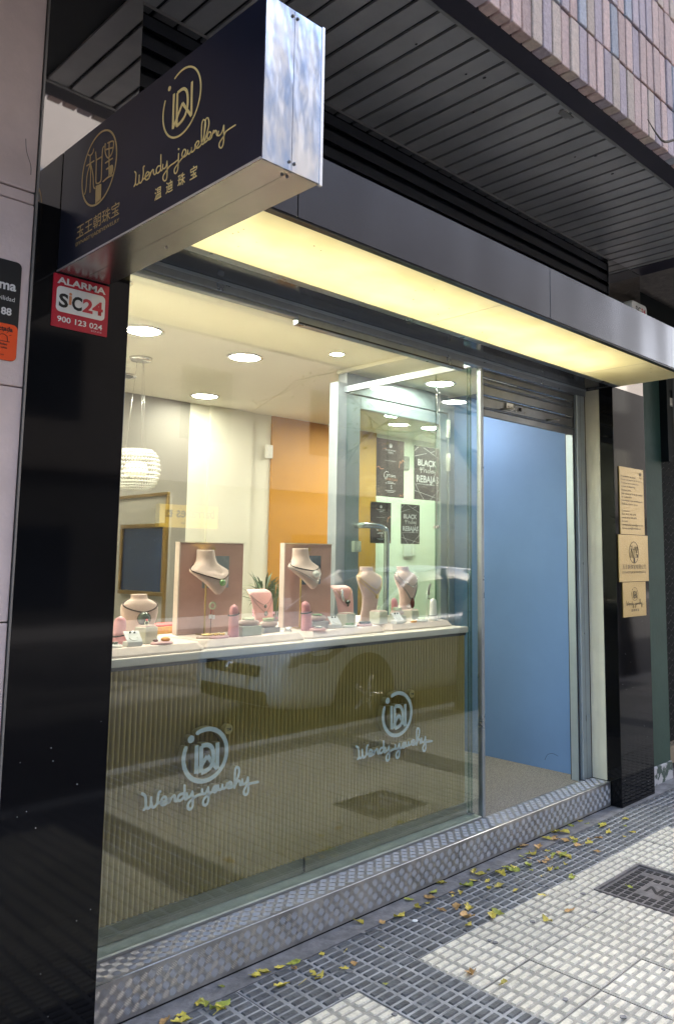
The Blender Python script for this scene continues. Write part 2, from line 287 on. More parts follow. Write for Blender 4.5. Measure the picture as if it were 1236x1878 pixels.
def emblem(mb, fr, cx, cy, hw, hh, w, n0, n1, m=0):
    mb.ribbon(circ(cx, cy, hw, hh, 48), w * 1.3, fr, n0, n1, m, closed=True)
    for i, s_ in enumerate(EMB):
        mb.ribbon([tuple(p) for p in spline([(cx + x * hh * .98 * hw / hh, cy + y * hh) for x, y in s_], 4)], w, fr, n0, n1 + (i + 1) * 2e-5, m)
    t = [(-.121, -.46), (.2, -.5), (.22, -.93), (-.09, -.96)]
    mb.prism([(cx + x * hw, cy + y * hh) for x, y in reversed(t)], fr, n0, n1, m)
    mb.prism(circ(cx + .747 * hw, cy - .3 * hh, hw * .1, hh * .14, 10), fr, n0, n1, m)

# ------------------------------------------------------------------ material set
pm('tile_white_pad', (.59, .55, .465), .7, var=.22, vscale=24, bump=.45, bscale=140, rnd=.10)
pm('tile_white_base', (.29, .275, .245), .85, var=.25, vscale=12, bump=.3, bscale=120, rnd=.08)
pm('tile_dark_pad', (.088, .092, .10), .6, var=.5, vscale=16, bump=.3, bscale=160, rnd=.12)
pm('tile_dark_base', (.29, .292, .30), .8, var=.45, vscale=9, bump=.3, bscale=120, rnd=.12)
pm('cement', (.19, .185, .19), .85, var=.4, vscale=14, bump=.4, bscale=60)
pm('asphalt', (.05, .05, .053), .85, var=.25, vscale=3, bump=.5, bscale=90)
pm('granite_kerb', (.3, .3, .3), .75, var=.2, vscale=20, bump=.2)
pm('tread_steel', (.40, .388, .38), .42, .8, var=.28, vscale=7, rvar=.1, bump=.06, bscale=90)
pm('tread_bar', (.47, .46, .455), .44, .8)
pm('edge_steel', (.8, .8, .8), .3, .9)
pm('alu', (.30, .33, .36), .35, .75, var=.08, vscale=14, rvar=.1)
pm('alu_pale', (.38, .43, .47), .4, .55, var=.06, vscale=10)
pm('black_stone', (.004, .004, .005), .06, var=.3, vscale=3, spec=.22)
pm('black_speck', (.7, .7, .7), .6)
pm('black_paint', (.01, .011, .013), .3, var=.3)
pm('black_gloss', (.012, .013, .016), .14)
pm('mirror_steel', (.56, .53, .50), .035, 1., bump=.06, bscale=3.2, bdet=0.)
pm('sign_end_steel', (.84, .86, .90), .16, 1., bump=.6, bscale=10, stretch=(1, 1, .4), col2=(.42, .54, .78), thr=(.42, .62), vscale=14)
pm('sign_steel', (.40, .39, .385), .24, .95, var=.12, vscale=5)
pm('fascia_steel', (.078, .080, .092), .25, .95, var=.08, vscale=3, bump=.5, bscale=2.6, stretch=(1.6, 1, .35), bdet=0.)
pm('trim_steel', (.30, .29, .28), .45, .8)
pm('sign_navy', (.008, .009, .018), .3, var=.2, spec=.4)
pm('gold_print', (.78, .55, .20), .4, .1)
pm('gold_dim', (.44, .29, .11), .45, .1)
pm('soffit_panel', (.36, .35, .345), .42, .25, var=.16, vscale=3, bump=.05, bscale=7, rnd=.06, rvar=.12)
pm('soffit_gap', (.01, .011, .012), .7)
pm('beam_purple', (.022, .018, .030), .5, var=.2, vscale=5)
pm('louvre', (.008, .010, .015), .4, var=.3)
pm('mortar', (.17, .145, .125), .95, var=.25, vscale=20, bump=.5, bscale=90)
pm('brick_rose', (.60, .43, .38), .85, var=.14, vscale=45, bump=.7, bscale=110, rnd=.15)
pm('brick_lilac', (.49, .40, .42), .85, var=.14, vscale=45, bump=.7, bscale=110, rnd=.14)
pm('brick_grey', (.40, .405, .44), .85, var=.14, vscale=45, bump=.7, bscale=110, rnd=.15)
pm('brick_tan', (.57, .45, .37), .85, var=.14, vscale=45, bump=.7, bscale=110, rnd=.12)
pm('brick_far', (.40, .31, .30), .9, var=.25, vscale=14)
pm('stone_rose', (.70, .56, .53), .6, var=.08, vscale=7, bump=.12, bscale=80, rnd=.03)
pm('stone_crack', (.13, .10, .09), .9)
pm('cream_jamb', (.60, .57, .47), .5, var=.08, vscale=6)
pm('green_paint', (.030, .066, .052), .7, spec=.2, var=.12, vscale=4, bump=.1, bscale=40)
pm('peeled_base', (.040, .072, .060), .7, col2=(.5, .49, .5), thr=(.46, .5), vscale=9)
pm('dark_metal', (.006, .009, .010), .8, spec=.1)
pm('blue_wall', (.12, .205, .39), .6, var=.07, vscale=1.6, spec=.25)
pm('floor_speckle', (.10, .09, .08), .85, col2=(.30, .27, .235), thr=(.40, .62), vscale=160, bump=.3, bscale=160)
pm('wood_floor', (.30, .23, .15), .4, var=.15, vscale=4)
pm('room_white', (.78, .76, .67), .7, var=.03, vscale=2)
pm('room_cream', (.70, .68, .57), .7, var=.03, vscale=2)
pm('room_mint', (.78, .80, .70), .7, var=.03, vscale=2)
pm('room_grey', (.24, .225, .19), .6, var=.05, vscale=2)
pm('ochre', (.47, .215, .010), .55, var=.06, vscale=2)
pm('counter_rib', (.34, .25, .074), .45, .15, var=.12, vscale=5)
pm('counter_top', (.72, .66, .58), .35)
pm('kick_steel', (.26, .255, .19), .3, .55, var=.15, vscale=5)
pm('sill_pale', (.52, .55, .45), .6, var=.18, vscale=10)
pm('suede', (.60, .45, .39), .9, var=.06, vscale=30, bump=.15, bscale=200, sheen=.4)
pm('suede_deep', (.58, .36, .31), .9, var=.06, vscale=30, bump=.15, bscale=200, sheen=.4)
pm('suede_pale', (.70, .59, .53), .9, var=.06, vscale=30, bump=.15, bscale=200)
pm('pink_gloss', (.70, .32, .35), .35, var=.03)
pm('pink_leather', (.72, .42, .41), .4, var=.03)
pm('box_green', (.60, .62, .50), .6)
pm('box_grey', (.42, .42, .40), .6)
pm('pearl_white', (.74, .74, .70), .4)
pm('lemon', (.86, .74, .22), .4)
pm('brass', (.58, .43, .18), .3, .9)
pm('gold', (.72, .52, .2), .28, .9)
pm('silver', (.7, .7, .7), .2, .95)
pm('jade_dark', (.03, .05, .03), .15, coat=.4)
pm('jade', (.22, .38, .16), .2, coat=.4)
pm('jade_pale', (.55, .62, .42), .25, coat=.3)
pm('cord_brown', (.06, .03, .02), .7)
pm('cord_black', (.012, .012, .015), .6)
pm('red', (.55, .04, .03), .5)
pm('red_dark', (.10, .02, .015), .3)
pm('amber', (.70, .30, .03), .25)
pm('brocade', (.60, .30, .08), .45, col2='#c9a94c', thr=(.45, .55), vscale=90, metal=.3)
pm('white_card', (.8, .8, .8), .5)
pm('photo_blue', (.22, .27, .30), .3, col2=(.45, .50, .52), thr=(.35, .65), vscale=6)
pm('photo_dusk', (.05, .065, .10), .3, col2=(.3, .36, .42), thr=(.4, .6), vscale=5)
pm('photo_flower', (.30, .10, .30), .4, col2=(.62, .45, .58), thr=(.4, .6), vscale=60)
pm('picture_navy', (.008, .018, .045), .12, var=.3)
pm('gold_frame', (.24, .16, .055), .35, .8, var=.15, vscale=12)
pm('leaf_green', (.035, .085, .025), .4, var=.3, vscale=20)
pm('leaf_grass', (.06, .12, .03), .5, var=.3, vscale=20)
pm('pot_grey', (.35, .36, .38), .5)
pm('flower_pink', (.55, .28, .38), .6)
pm('plastic_white', (.72, .72, .68), .4)
pm('plastic_grey', (.20, .20, .19), .4)
pm('poster_black', (.012, .011, .012), .35)
pm('poster_brown', (.028, .014, .012), .35)
pm('poster_gold', (.62, .25, .12), .4)
pm('white_ink', (.78, .78, .78), .5)
pm('face_pale', (.62, .70, .71), .3)
pm('gold_side', (.50, .40, .17), .35, .3)
pm('alarm_red', (.42, .010, .028), .35)
pm('alarm_white', (.72, .70, .68), .4)
pm('ink_black', (.008, .008, .008), .5)
pm('alarm_ink_red', (.50, .03, .045), .4)
pm('orange', (.85, .085, .012), .45)
pm('plaque_gold', (.36, .24, .068), .42, .35, var=.07, vscale=90, bump=.35, bscale=170)
pm('plaque_ink', (.05, .03, .008), .6)
pm('shutter_steel', (.20, .205, .21), .42, .75, var=.2, vscale=5, rvar=.1)
pm('cast_iron', (.17, .158, .158), .55, .3, var=.3, vscale=25, bump=.2, bscale=90)
pm('cast_iron_dark', (.022, .02, .022), .6, .3)
pm('leaf_yellow', (.58, .47, .08), .6, var=.35, vscale=60, rnd=.25)
pm('leaf_olive', (.34, .36, .06), .6, var=.35, vscale=60, rnd=.25)
pm('leaf_rust', (.45, .27, .10), .6, var=.35, vscale=60, rnd=.25)
pm('bark', (.12, .10, .08), .9, var=.3, vscale=8, bump=.8, bscale=30)
pm('crown_leaf', (.30, .27, .05), .6, col2=(.12, .15, .035), thr=(.35, .65), vscale=3)
pm('car_white', (.80, .82, .84), .18, coat=.8)
pm('car_black', (.012, .012, .014), .35)
pm('car_glass', (.012, .016, .02), .03, coat=.5)
pm('tyre', (.018, .018, .018), .8)
pm('chrome', (.7, .7, .72), .1, 1.)
pm('headlamp', (.30, .33, .36), .08, .6, coat=.7)
pm('number_plate', (.75, .75, .75), .4)
pm('stucco', (.17, .155, .145), .9, var=.08, vscale=2, bump=.2)
pm('stucco_base', (.06, .06, .06), .8, var=.1, vscale=2)
pm('window_dark', (.02, .026, .034), .06)
pm('window_frame_white', (.6, .6, .58), .5)
pm('yellow_sign', (.80, .55, .06), .45)
pm('lamp_glow', (1., .94, .83), .5, emit=46.)
pm('lamp_glow_soft', (1., .94, .83), .5, emit=25.)
pm('lamp_glow_small', (1., .93, .80), .5, emit=76.)
pm('lamp_off', (.12, .12, .10), .3, .6)
pm('shop_glow', (1., .9, .7), .5, emit=.06)
glass('pane', (.93, .96, .93), .105, dirt=.35)
glass('pane_side', (.86, .93, .90), .05)
glass('pane_edge', (.55, .72, .66), .08)
pm('crystal', (.62, .62, .57), .08, emit=.012, coat=.5)  # faint emission in the beads stands in for light from the bulb inside
translucent('light_panel', (.92, .875, .70))

YG, YP, XP0, XP1, YC = 2.668, 2.46, 1.26, 4.57, 2.73
ZS = 3.46                                                       # soffit height
ZSTEP = .147

# ------------------------------------------------------------------ ground
g = MB(); g.box(-60, 90, -60, .03, -.16, -.12); struct(g.build('road', 'asphalt'), 'dark asphalt street beside the pavement')
g = MB(); g.box(-60, 90, .03, 9.0, -.12, -.034); pave = struct(g.build('pavement', 'cement'), 'pavement of white and dark grey ribbed tiles')
g = MB(); g.box(-1.2, 9.4, 2.435, 2.56, -.03, -.001); g.build('mortar_strip', 'cement', pave)
g = MB(); g.box(-60, -.94, .03, 2.6, -.03, -.002); g.box(9.26, 90, .03, 2.6, -.03, -.002); g.build('far_paving', 'tile_white_base', pave)
for i in range(16):
    g = MB(); g.box(-3 + i, -2.008 + i, -.12, .028, -.12, .0); g.build('kerb_stone', 'granite_kerb', pave, bev=.012)
T = .3
def tile_mesh(name, mp_, mb_):
    t = MB(); t.box(.0012, T - .0012, .0012, T - .0012, -.03, -.004, 0)
    for a in range(4):
        for b in range(8):
            x0 = a * .075 + .0085; x1 = x0 + .058; y0 = b * .0375 + .0068; y1 = y0 + .0239; q = .0028
            v = [(x0, y0, -.004), (x1, y0, -.004), (x1, y1, -.004), (x0, y1, -.004), (x0 + q, y0 + q, .001), (x1 - q, y0 + q, .001), (x1 - q, y1 - q, .001), (x0 + q, y1 - q, .001)]
            t.add(v, [(4, 5, 6, 7), (0, 1, 5, 4), (1, 2, 6, 5), (2, 3, 7, 6), (3, 0, 4, 7)], 1)
    me = bpy.data.meshes.new(name); me.from_pydata(t.v, [], t.f); me.update()
    me.materials.append(MATS[mb_]); me.materials.append(MATS[mp_]); me.polygons.foreach_set('material_index', t.mi)
    return me
tw = tile_mesh('tile_white', 'tile_white_pad', 'tile_white_base'); td = tile_mesh('tile_dark', 'tile_dark_pad', 'tile_dark_base')
rt = random.Random(3)
for ci in range(-10, 24):
    for ri in range(8):
        x = 2.06 + ci * T; y = 2.13 - (ri - 0) * T
        dark = ri == 0 or (ci % 8 == 0) or ri == 7
        if 3.38 < x + .15 < 3.84 and 1.57 < y + .15 < 1.98: continue
        if ci in (4, 5) and ri in (1, 2): continue
        o = mkobj('tile', td if dark else tw, pave); o.location = (x, y, rt.uniform(-.002, .002)); o.rotation_euler = (rt.uniform(-.006, .006), rt.uniform(-.006, .006), rt.uniform(-.003, .003))
rg = random.Random(31); gum = MB()
for _ in range(40):
    x, y = rg.uniform(1.2, 4.8), rg.uniform(1.0, 2.45); s_ = rg.uniform(.004, .013)
    gum.prism([(x + s_ * math.cos(a) * rg.uniform(.7, 1.3), y + s_ * math.sin(a) * rg.uniform(.7, 1.3)) for a in [k * .785 for k in range(8)]], lambda u, v, n=0: Vector((u, v, n)), .0005, .0036)
o = gum.build('gum_spots', 'cement', pave); o['kind'] = 'stuff'
# tiles cut round the drain cover
for x0, x1, y0, y1 in ((3.26, 3.392, 1.53, 2.13), (3.828, 3.86, 1.53, 2.13), (3.392, 3.828, 1.53, 1.572), (3.392, 3.828, 1.985, 2.13)):
    t = MB(); t.box(x0, x1, y0, y1, -.03, -.004, 0)
    nx = max(1, round((x1 - x0) / .075)); ny = max(1, round((y1 - y0) / .0375))
    for a in range(nx):
        for b in range(ny):
            px = x0 + a * (x1 - x0) / nx + .005; qx = x0 + (a + 1) * (x1 - x0) / nx - .005; py = y0 + b * (y1 - y0) / ny + .0068; qy = y0 + (b + 1) * (y1 - y0) / ny - .0068; q = .0028
            t.add([(px, py, -.004), (qx, py, -.004), (qx, qy, -.004), (px, qy, -.004), (px + q, py + q, .001), (qx - q, py + q, .001), (qx - q, qy - q, .001), (px + q, qy - q, .001)], [(4, 5, 6, 7), (0, 1, 5, 4), (1, 2, 6, 5), (2, 3, 7, 6), (3, 0, 4, 7)], 1)
    t.build('cut_tile', ['tile_white_base', 'tile_white_pad'], pave)

# ------------------------------------------------------------------ the building above: brick, beam, soffit
bl = thing('apartment_building', 'building of vertical rose and lilac bricks overhanging the shop', 'building', (2.5, YG, 0))
YB = 1.587
g = MB(); g.box(-30, 34, YB + .012, 16, ZS + .02, 13.5, 0); g.build('upper_wall', 'mortar', bl)
g = MB()
g.box(-30, .2, YB - .003, YB + .012, ZS + .02, 13.4); g.box(4.9, 34, YB - .003, YB + .012, ZS + .02, 13.4); g.box(.2, 4.9, YB - .003, YB + .012, ZS + 1.3, 13.4)
g.build('far_brickwork', 'brick_far', bl)
rb = random.Random(11); bm_cache = {}
BN = ['brick_rose', 'brick_lilac', 'brick_grey', 'brick_tan']
for course in range(5):
    for k in range(68):
        x = .22 + k * .0685; z0 = ZS + .002 + course * .25
        if course == 0: z0b = z0
        key = (course == 0, rb.choices(range(4), (34, 30, 20, 16))[0], rb.randrange(3))
        if key not in bm_cache:
            q = MB(); e = rb.uniform(-.0022, .0022); w = .0585 + e
            dp = .105 if key[0] else .05
            q.box(-w / 2, w / 2, -.012 + rb.uniform(-.003, .003), dp, 0, .238)
            o = q.build('brick', BN[key[1]], bl, bev=.0028, seg=1); bm_cache[key] = o.data; o.location = (x, YB, z0)
        else:
            o = mkobj('brick', bm_cache[key], bl, bev=.0028, seg=1); o.location = (x, YB, z0)
        o.rotation_euler = (rb.uniform(-.006, .006), rb.uniform(-.005, .005), rb.uniform(-.02, .02))
        if x > 4.85: break
sf = thing('soffit', 'dark grey metal plank soffit under the brick overhang', 'soffit', (2.5, 2.1, ZS)); sf['kind'] = 'structure'
g = MB(); g.box(.2, 5.0, YB + .11, 2.9, ZS + .012, ZS + .02); g.build('backing', 'soffit_gap', sf)
for k in range(-7, 30):
    x = 1.915 + k * .1
    g = MB(); g.box(x + .013, x + .0965, 1.735, 2.52, ZS, ZS + .011); g.build('panel', 'soffit_panel', sf)
    if x > 4.72: break
g = MB(); g.box(.9, 4.86, 1.718, 1.7345, ZS - .003, ZS + .011); g.build('edge_trim', 'trim_steel', sf)
g = MB(); g.box(.2, 5.02, 1.628, 1.716, ZS - .004, ZS + .011); g.box(4.86, 5.02, 1.716, 2.46, ZS - .004, ZS + .011); g.build('steel_beam', 'beam_purple', sf)
rs = random.Random(5)
for x, y, w in ((2.45, 1.86, .006), (2.38, 1.9, .004), (3.33, 1.85, .006), (3.27, 1.93, .004), (3.55, 1.88, .006), (2.1, 1.92, .004), (2.62, 2.05, .004)):
    g = MB(); g.prism(circ(x, y, w, w * 1.4, 10), lambda u, v, n=0: Vector((u, 2 * y - v, ZS - n)), 0, .0015); g.build('screw_hole', 'soffit_gap', sf)
g = MB(); g.box(2.866, 2.955, 1.745, 1.765, ZS - .006, ZS); g.box(2.88, 2.94, 1.765, 1.78, ZS - .004, ZS); g.build('bracket', 'trim_steel', sf)

# louvre band between canopy and soffit
lv = thing('louvre_panel', 'black horizontal louvre band above the steel canopy', 'louvre', (2.9, 2.5, 2.86))
g = MB(); g.box(XP0, XP1, 2.535, 2.56, 2.62, ZS - .002); g.build('back_plate', 'louvre', lv)
for k in range(8):
    z = 2.84 + k * .076
    v = [(0, 2.475), (0, 2.53)]
    g = MB(); g.add([(XP0 + .004, 2.475, z), (XP1 - .004, 2.475, z), (XP1 - .004, 2.53, z + .03), (XP0 + .004, 2.53, z + .03), (XP0 + .004, 2.475, z + .046), (XP1 - .004, 2.475, z + .046), (XP1 - .004, 2.53, z + .06), (XP0 + .004, 2.53, z + .06)],
                     [(0, 1, 5, 4), (0, 3, 2, 1), (4, 5, 6, 7), (1, 2, 6, 5), (2, 3, 7, 6), (3, 0, 4, 7)])
    g.build('slat', 'louvre', lv)
g = MB(); g.box(XP0 + .002, XP1 - .002, 2.468, 2.472, ZS - .014, ZS - .002); g.build('top_bead', 'trim_steel', lv)

# ------------------------------------------------------------------ pillars
def pillar(x0, x1, label):
    p = thing('pillar', label, 'pillar', ((x0 + x1) / 2, YP, 0))
    g = MB(); g.box(x0, x1, YP, YP + .4, .0, 2.596); g.build('stone_cladding', 'black_stone', p, bev=.002)
    g = MB(); g.box(x0 - .002, x1 + .002, YP + .004, YP + .4, 2.5985, ZS - .002); g.build('mirror_panel', 'mirror_steel', p, bev=.001)
    sp = MB(); rr = random.Random(int(x0 * 100))
    for _ in range(12):
        x = rr.uniform(x0 + .01, x1 - .01); z = rr.uniform(.02, 1.1); s_ = rr.uniform(.0006, .0014)
        sp.prism([(x + s_ * a * rr.uniform(.7, 1.3), z + s_ * b) for a, b in ((1, -.6), (.8, .9), (-.9, .7), (-.7, -1))], FY(YP), 0, .0006)
    o = sp.build('dust_specks', 'black_speck', p); o['kind'] = 'stuff'
    return p
pillar(.942, XP0, 'black polished stone pillar at the shop corner, under the red alarm plate')
pr = pillar(XP1, 5.003, 'black polished stone pillar with brass plaques beside the green shopfront')
g = MB(); g.box(XP1 - .006, XP1 - .001, YP + .095, YP + .195, ZSTEP, 2.59); g.build('cream_return', 'cream_jamb', pr)
# rose stone wall to the left
sw = thing('stone_wall', 'pale rose stone slab wall with hairline cracks beside the black pillar', 'wall', (0, YP, 0))
g = MB(); g.box(-30, .93, YP + .03, 3.2, -.1, ZS + .02); g.build('wall_core', 'stone_crack', sw)
zz = [0, .62, 1.3, 2.003, 2.585, 2.625, ZS]
for i in range(len(zz) - 1):
    for x0, x1 in ((-.6, .2), (.2, .936)):
        g = MB(); g.box(x0 + .002, x1 - .002, YP + .008 + (.004 if i == 4 else 0), YP + .05, zz[i] + .002, zz[i + 1] - .002); g.build('stone_slab', 'stone_rose', sw, bev=.0025, seg=1)
for pts in ([(.895, 2.79), (.9, 2.75), (.915, 2.71), (.917, 2.68)], [(.8, 3.42), (.83, 3.36), (.87, 3.31), (.9, 3.28)], [(.89, 3.37), (.91, 3.35)]):
    g = MB(); g.ribbon([tuple(p) for p in spline(pts, 4)], .0018, FY(YP + .008), 0, .0006); g.build('crack', 'stone_crack', sw)
g = MB(); g.box(-30, -.604, YP + .012, YP + .04, 0, ZS); g.build('far_slabs', 'stone_rose', sw)
g = MB(); g.box(.936, .9415, YP + .001, YP + .06, 0, ZS - .004); g.build('corner_strip', 'trim_steel', sw)

# ------------------------------------------------------------------ canopy light box
cn = thing('canopy_lightbox', 'brushed steel canopy with glowing cream underside over the window', 'canopy', (2.9, 2.2, 2.6))
CX0, CX1, CY0, CY1, CZ0, CZ1 = 1.22, 4.602, 1.956, 2.462, 2.6, 2.846
for x0, x1 in ((CX0, 1.568), (1.572, 3.068), (3.072, CX1)):
    g = MB(); g.box(x0, x1, CY0, CY0 + .004, CZ0 + .002, CZ1); g.build('fascia_panel', 'fascia_steel', cn, bev=.001)
g = MB(); g.box(CX0, CX1, CY0 + .0042, CY0 + .007, CZ0 + .008, CZ1 - .008); g.build('seam_light_stop', 'black_paint', cn)  # black sheet added so lamp light doesn't leak through the panel seams
g = MB(); g.box(CX0, CX1, CY0 + .004, CY1, CZ1 - .006, CZ1 - .001); g.box(CX0, CX0 + .004, CY0 + .004, CY1, CZ0 + .01, CZ1 - .006); g.box(CX1 - .004, CX1, CY0 + .004, CY1, CZ0 + .01, CZ1 - .006)
g.box(CX0 + .004, CX1 - .004, CY1 - .004, CY1, CZ0 + .01, CZ1 - .006); g.build('casing', 'room_white', cn)
g = MB(); g.box(CX0, CX1, CY0 + .0045, CY0 + .034, CZ0 - .004, CZ0 + .006); g.build('front_lip', 'black_paint', cn)
g = MB(); g.box(CX0, CX1, CY1 - .042, CY1, CZ0 - .003, CZ0 + .006); g.build('rear_trim', 'alu', cn)
g = MB(); g.box(CX0 + .004, CX1, CY0 + .034, CY1 - .042, CZ0 - .0015, CZ0 + .0015); g.build('light_diffuser', 'light_panel', cn)
for x0, x1 in ((1.3, 2.75), (2.8, 4.15)):
    ld = bpy.data.lights.new('fluorescent_tube', 'AREA'); ld.shape = 'RECTANGLE'; ld.size = x1 - x0; ld.size_y = .34; ld.energy = 1.12; ld.color = (1, .95, .78)
    lo = bpy.data.objects.new('fluorescent_tube', ld); COL.objects.link(lo); lo.location = ((x0 + x1) / 2, 2.235, CZ0 + .2)
    lo.parent = cn; lo.matrix_parent_inverse = Matrix.Translation(-Vector(cn['_w']))
rd = random.Random(17); sp = MB()
for _ in range(26):
    x = rd.uniform(CX0 + .2, CX1 - .1); y = rd.uniform(CY0 + .06, CY1 - .07); s_ = rd.uniform(.001, .003)
    sp.prism([(x + s_ * math.cos(a) * rd.uniform(.7, 1.6), y + s_ * math.sin(a)) for a in (0, 1.2, 2.5, 3.8, 5)], lambda u, v, n=0: Vector((u, v, CZ0 - .0016 - n)), 0, .0006)
o = sp.build('dead_insects', 'cord_brown', cn); o['kind'] = 'stuff'
for x in (2.745, 4.13):
    g = MB(); g.box(x, x + .004, CY0 + .035, CY1 - .043, CZ0 - .0022, CZ0 - .0016); g.build('diffuser_seam', 'cream_jamb', cn)
# black band between canopy and window head, and the head above the window
hd = thing('window_head', 'glossy black panel between canopy and window frame', 'panel', (2.9, 2.56, 2.6))
g = MB(); g.box(XP0 + .001, XP1 - .001, CY1 + .002, YG + .06, 2.602, 2.618); g.build('black_panel', 'black_gloss', hd)

# ------------------------------------------------------------------ step of checker plate
st = thing('checker_plate_step', 'long steel checker plate step under the shop window', 'step', (2.9, 2.6, 0))
YS = 2.53
g = MB(); g.box(XP0 + .001, XP1 - .008, YS, YG + .004, .006, ZSTEP - .0015); g.build('plate', 'tread_steel', st, bev=.003)
def tread(fr, u0, u1, v0, v1):
    """five-bar checker pattern: groups of five lens-shaped bars, alternately turned"""
    t = MB(); d = .0275; n = 0
    nu = int((u1 - u0) / d) + 2; nv = int((v1 - v0) / d) + 2
    for i in range(nu):
        for j in range(-1, nv):
            # cells on the diagonal lattice
            cu = u0 + i * d; cv = v0 + j * d + (.0 if i % 2 == 0 else 0)
            a = R_(45) if (i + j) % 2 == 0 else R_(-45)
            ca, sa = math.cos(a), math.sin(a)
            for q in range(-2, 3):
                L = (.0150, .0172, .0178, .0172, .0150)[q + 2]; off = q * .0056
                px, py = cu - sa * off, cv + ca * off
                # bars point along a; lens outline with a ridge
                pts = [(-L, 0), (0, -.0013), (L, 0), (0, .0013)]
                vv = [(px + ca * x - sa * y, py + sa * x + ca * y) for x, y in pts]
                if min(p[0] for p in vv) < u0 or max(p[0] for p in vv) > u1 or min(p[1] for p in vv) < v0 or max(p[1] for p in vv) > v1: continue
                m_ = [((vv[0][0] + vv[2][0] * 3) / 4, (vv[0][1] + vv[2][1] * 3) / 4), ((vv[0][0] * 3 + vv[2][0]) / 4, (vv[0][1] * 3 + vv[2][1]) / 4)]
                t.add([fr(*p, 0) for p in vv] + [fr(*p, .0013) for p in m_], [(0, 1, 5), (1, 4, 5), (1, 2, 4), (2, 3, 4), (3, 5, 4), (3, 0, 5)])
    return t
fr_riser = FY(YS); fr_top = frame((0, 0, ZSTEP - .0015), (1, 0, 0), (0, 1, 0), (0, 0, 1))
o = tread(fr_riser, XP0 + .01, XP1 - .012, .006, ZSTEP - .004).build('riser_bars', 'tread_bar', st); o['kind'] = 'stuff'
o = tread(fr_top, XP0 + .01, XP1 - .012, YS + .004, YG - .004).build('tread_bars', 'tread_bar', st); o['kind'] = 'stuff'
g = MB(); g.tube([(XP0 + .001, YS + .001, ZSTEP - .002), (XP1 - .008, YS + .001, ZSTEP - .002)], .0022, 6); g.build('nosing', 'edge_steel', st)
g = MB(); g.box(3.098, 3.1, YS - .0006, YS + .001, .008, ZSTEP - .004); g.build('plate_joint', 'soffit_gap', st)
g = MB(); g.box(XP0 + .001, XP1 - .008, YS + .003, YG, 0, .006); g.build('shadow_gap', 'soffit_gap', st)

# ------------------------------------------------------------------ shop room (setting)
XR1, YW, ZC = 7.2, 5.55, 2.72
VX0, VX1, VY1 = 3.43, 4.53, 3.765                                # vestibule
g = MB(); g.box(1.28, XR1, YG + .012, YW + .1, .02, ZSTEP - .006); struct(g.build('shop_floor', 'wood_floor'), 'wooden floor inside the shop')
g = MB(); g.box(VX0 - .03, VX1 + .0, YG + .005, VY1, ZSTEP - .0055, ZSTEP - .002); struct(g.build('vestibule_floor', 'floor_speckle'), 'speckled grey brown carpet floor of the entrance')
g = MB(); g.box(1.2, XR1, YG + .06, YW + .1, ZC, ZC + .08); struct(g.build('shop_ceiling', 'room_white'), 'cream plaster ceiling of the lit shop')
g = MB(); g.box(XP0 + .01, XP1, YG + .03, YG + .06, 2.58, ZC + .08); struct(g.build('ceiling_upstand', 'room_white'))
wb = MB(); wb.box(1.2, 3.405, YW, YW + .1, .1, ZC); struct(wb.build('shop_wall_grey', 'room_grey'), 'grey beige back wall of the shop')
g = MB(); g.box(3.405, 4.215, YW, YW + .1, .1, ZC); struct(g.build('shop_wall_cream', 'room_cream'), 'cream back wall of the shop')
g = MB(); g.box(3.58, 4.0, YW - .03, YW - .001, .14, ZC - .001); struct(g.build('shop_wall_pier', 'room_cream'))
g = MB(); g.box(4.215, 5.5, YW - .02, YW + .1, .1, ZC); struct(g.build('shop_wall_ochre', 'ochre'), 'ochre yellow back wall of the shop')
g = MB(); g.box(5.5, XR1, YW, YW + .1, .1, ZC); struct(g.build('shop_wall_pale', 'room_mint'))
g = MB(); g.box(1.2, 1.28, YG + .02, YW, .1, ZC); struct(g.build('shop_wall_side', 'room_cream'))
g = MB(); g.box(XR1, XR1 + .1, YG + .1, YW + .1, .1, ZC + .08); struct(g.build('shop_wall_end', 'room_cream'))
g = MB(); g.box(VX1 + .08, XR1, YG + .3, YG + .4, .1, ZC + .08); struct(g.build('shop_wall_front', 'room_cream'))
g = MB(); g.box(VX1, VX1 + .08, 2.765, VY1 + .06, ZSTEP - .01, ZC); bw = struct(g.build('blue_wall', 'blue_wall'), 'smooth blue side wall of the entrance recess')
g = MB(); fb = frame((VX1, 0, 0), (0, -1, 0), (0, 0, 1), (-1, 0, 0)); g.ribbon([tuple(p) for p in spline([(-2.98, .2), (-2.96, .235), (-2.92, .25), (-2.88, .24)], 4)], .002, fb, .0002, .0008); g.build('scuff', 'dark_metal', bw)
g = MB(); g.box(VX0, VX1, YG + .06, VY1 + .06, ZC - .028, ZC - .004); struct(g.build('vestibule_ceiling', 'room_white'), 'white ceiling of the entrance recess')

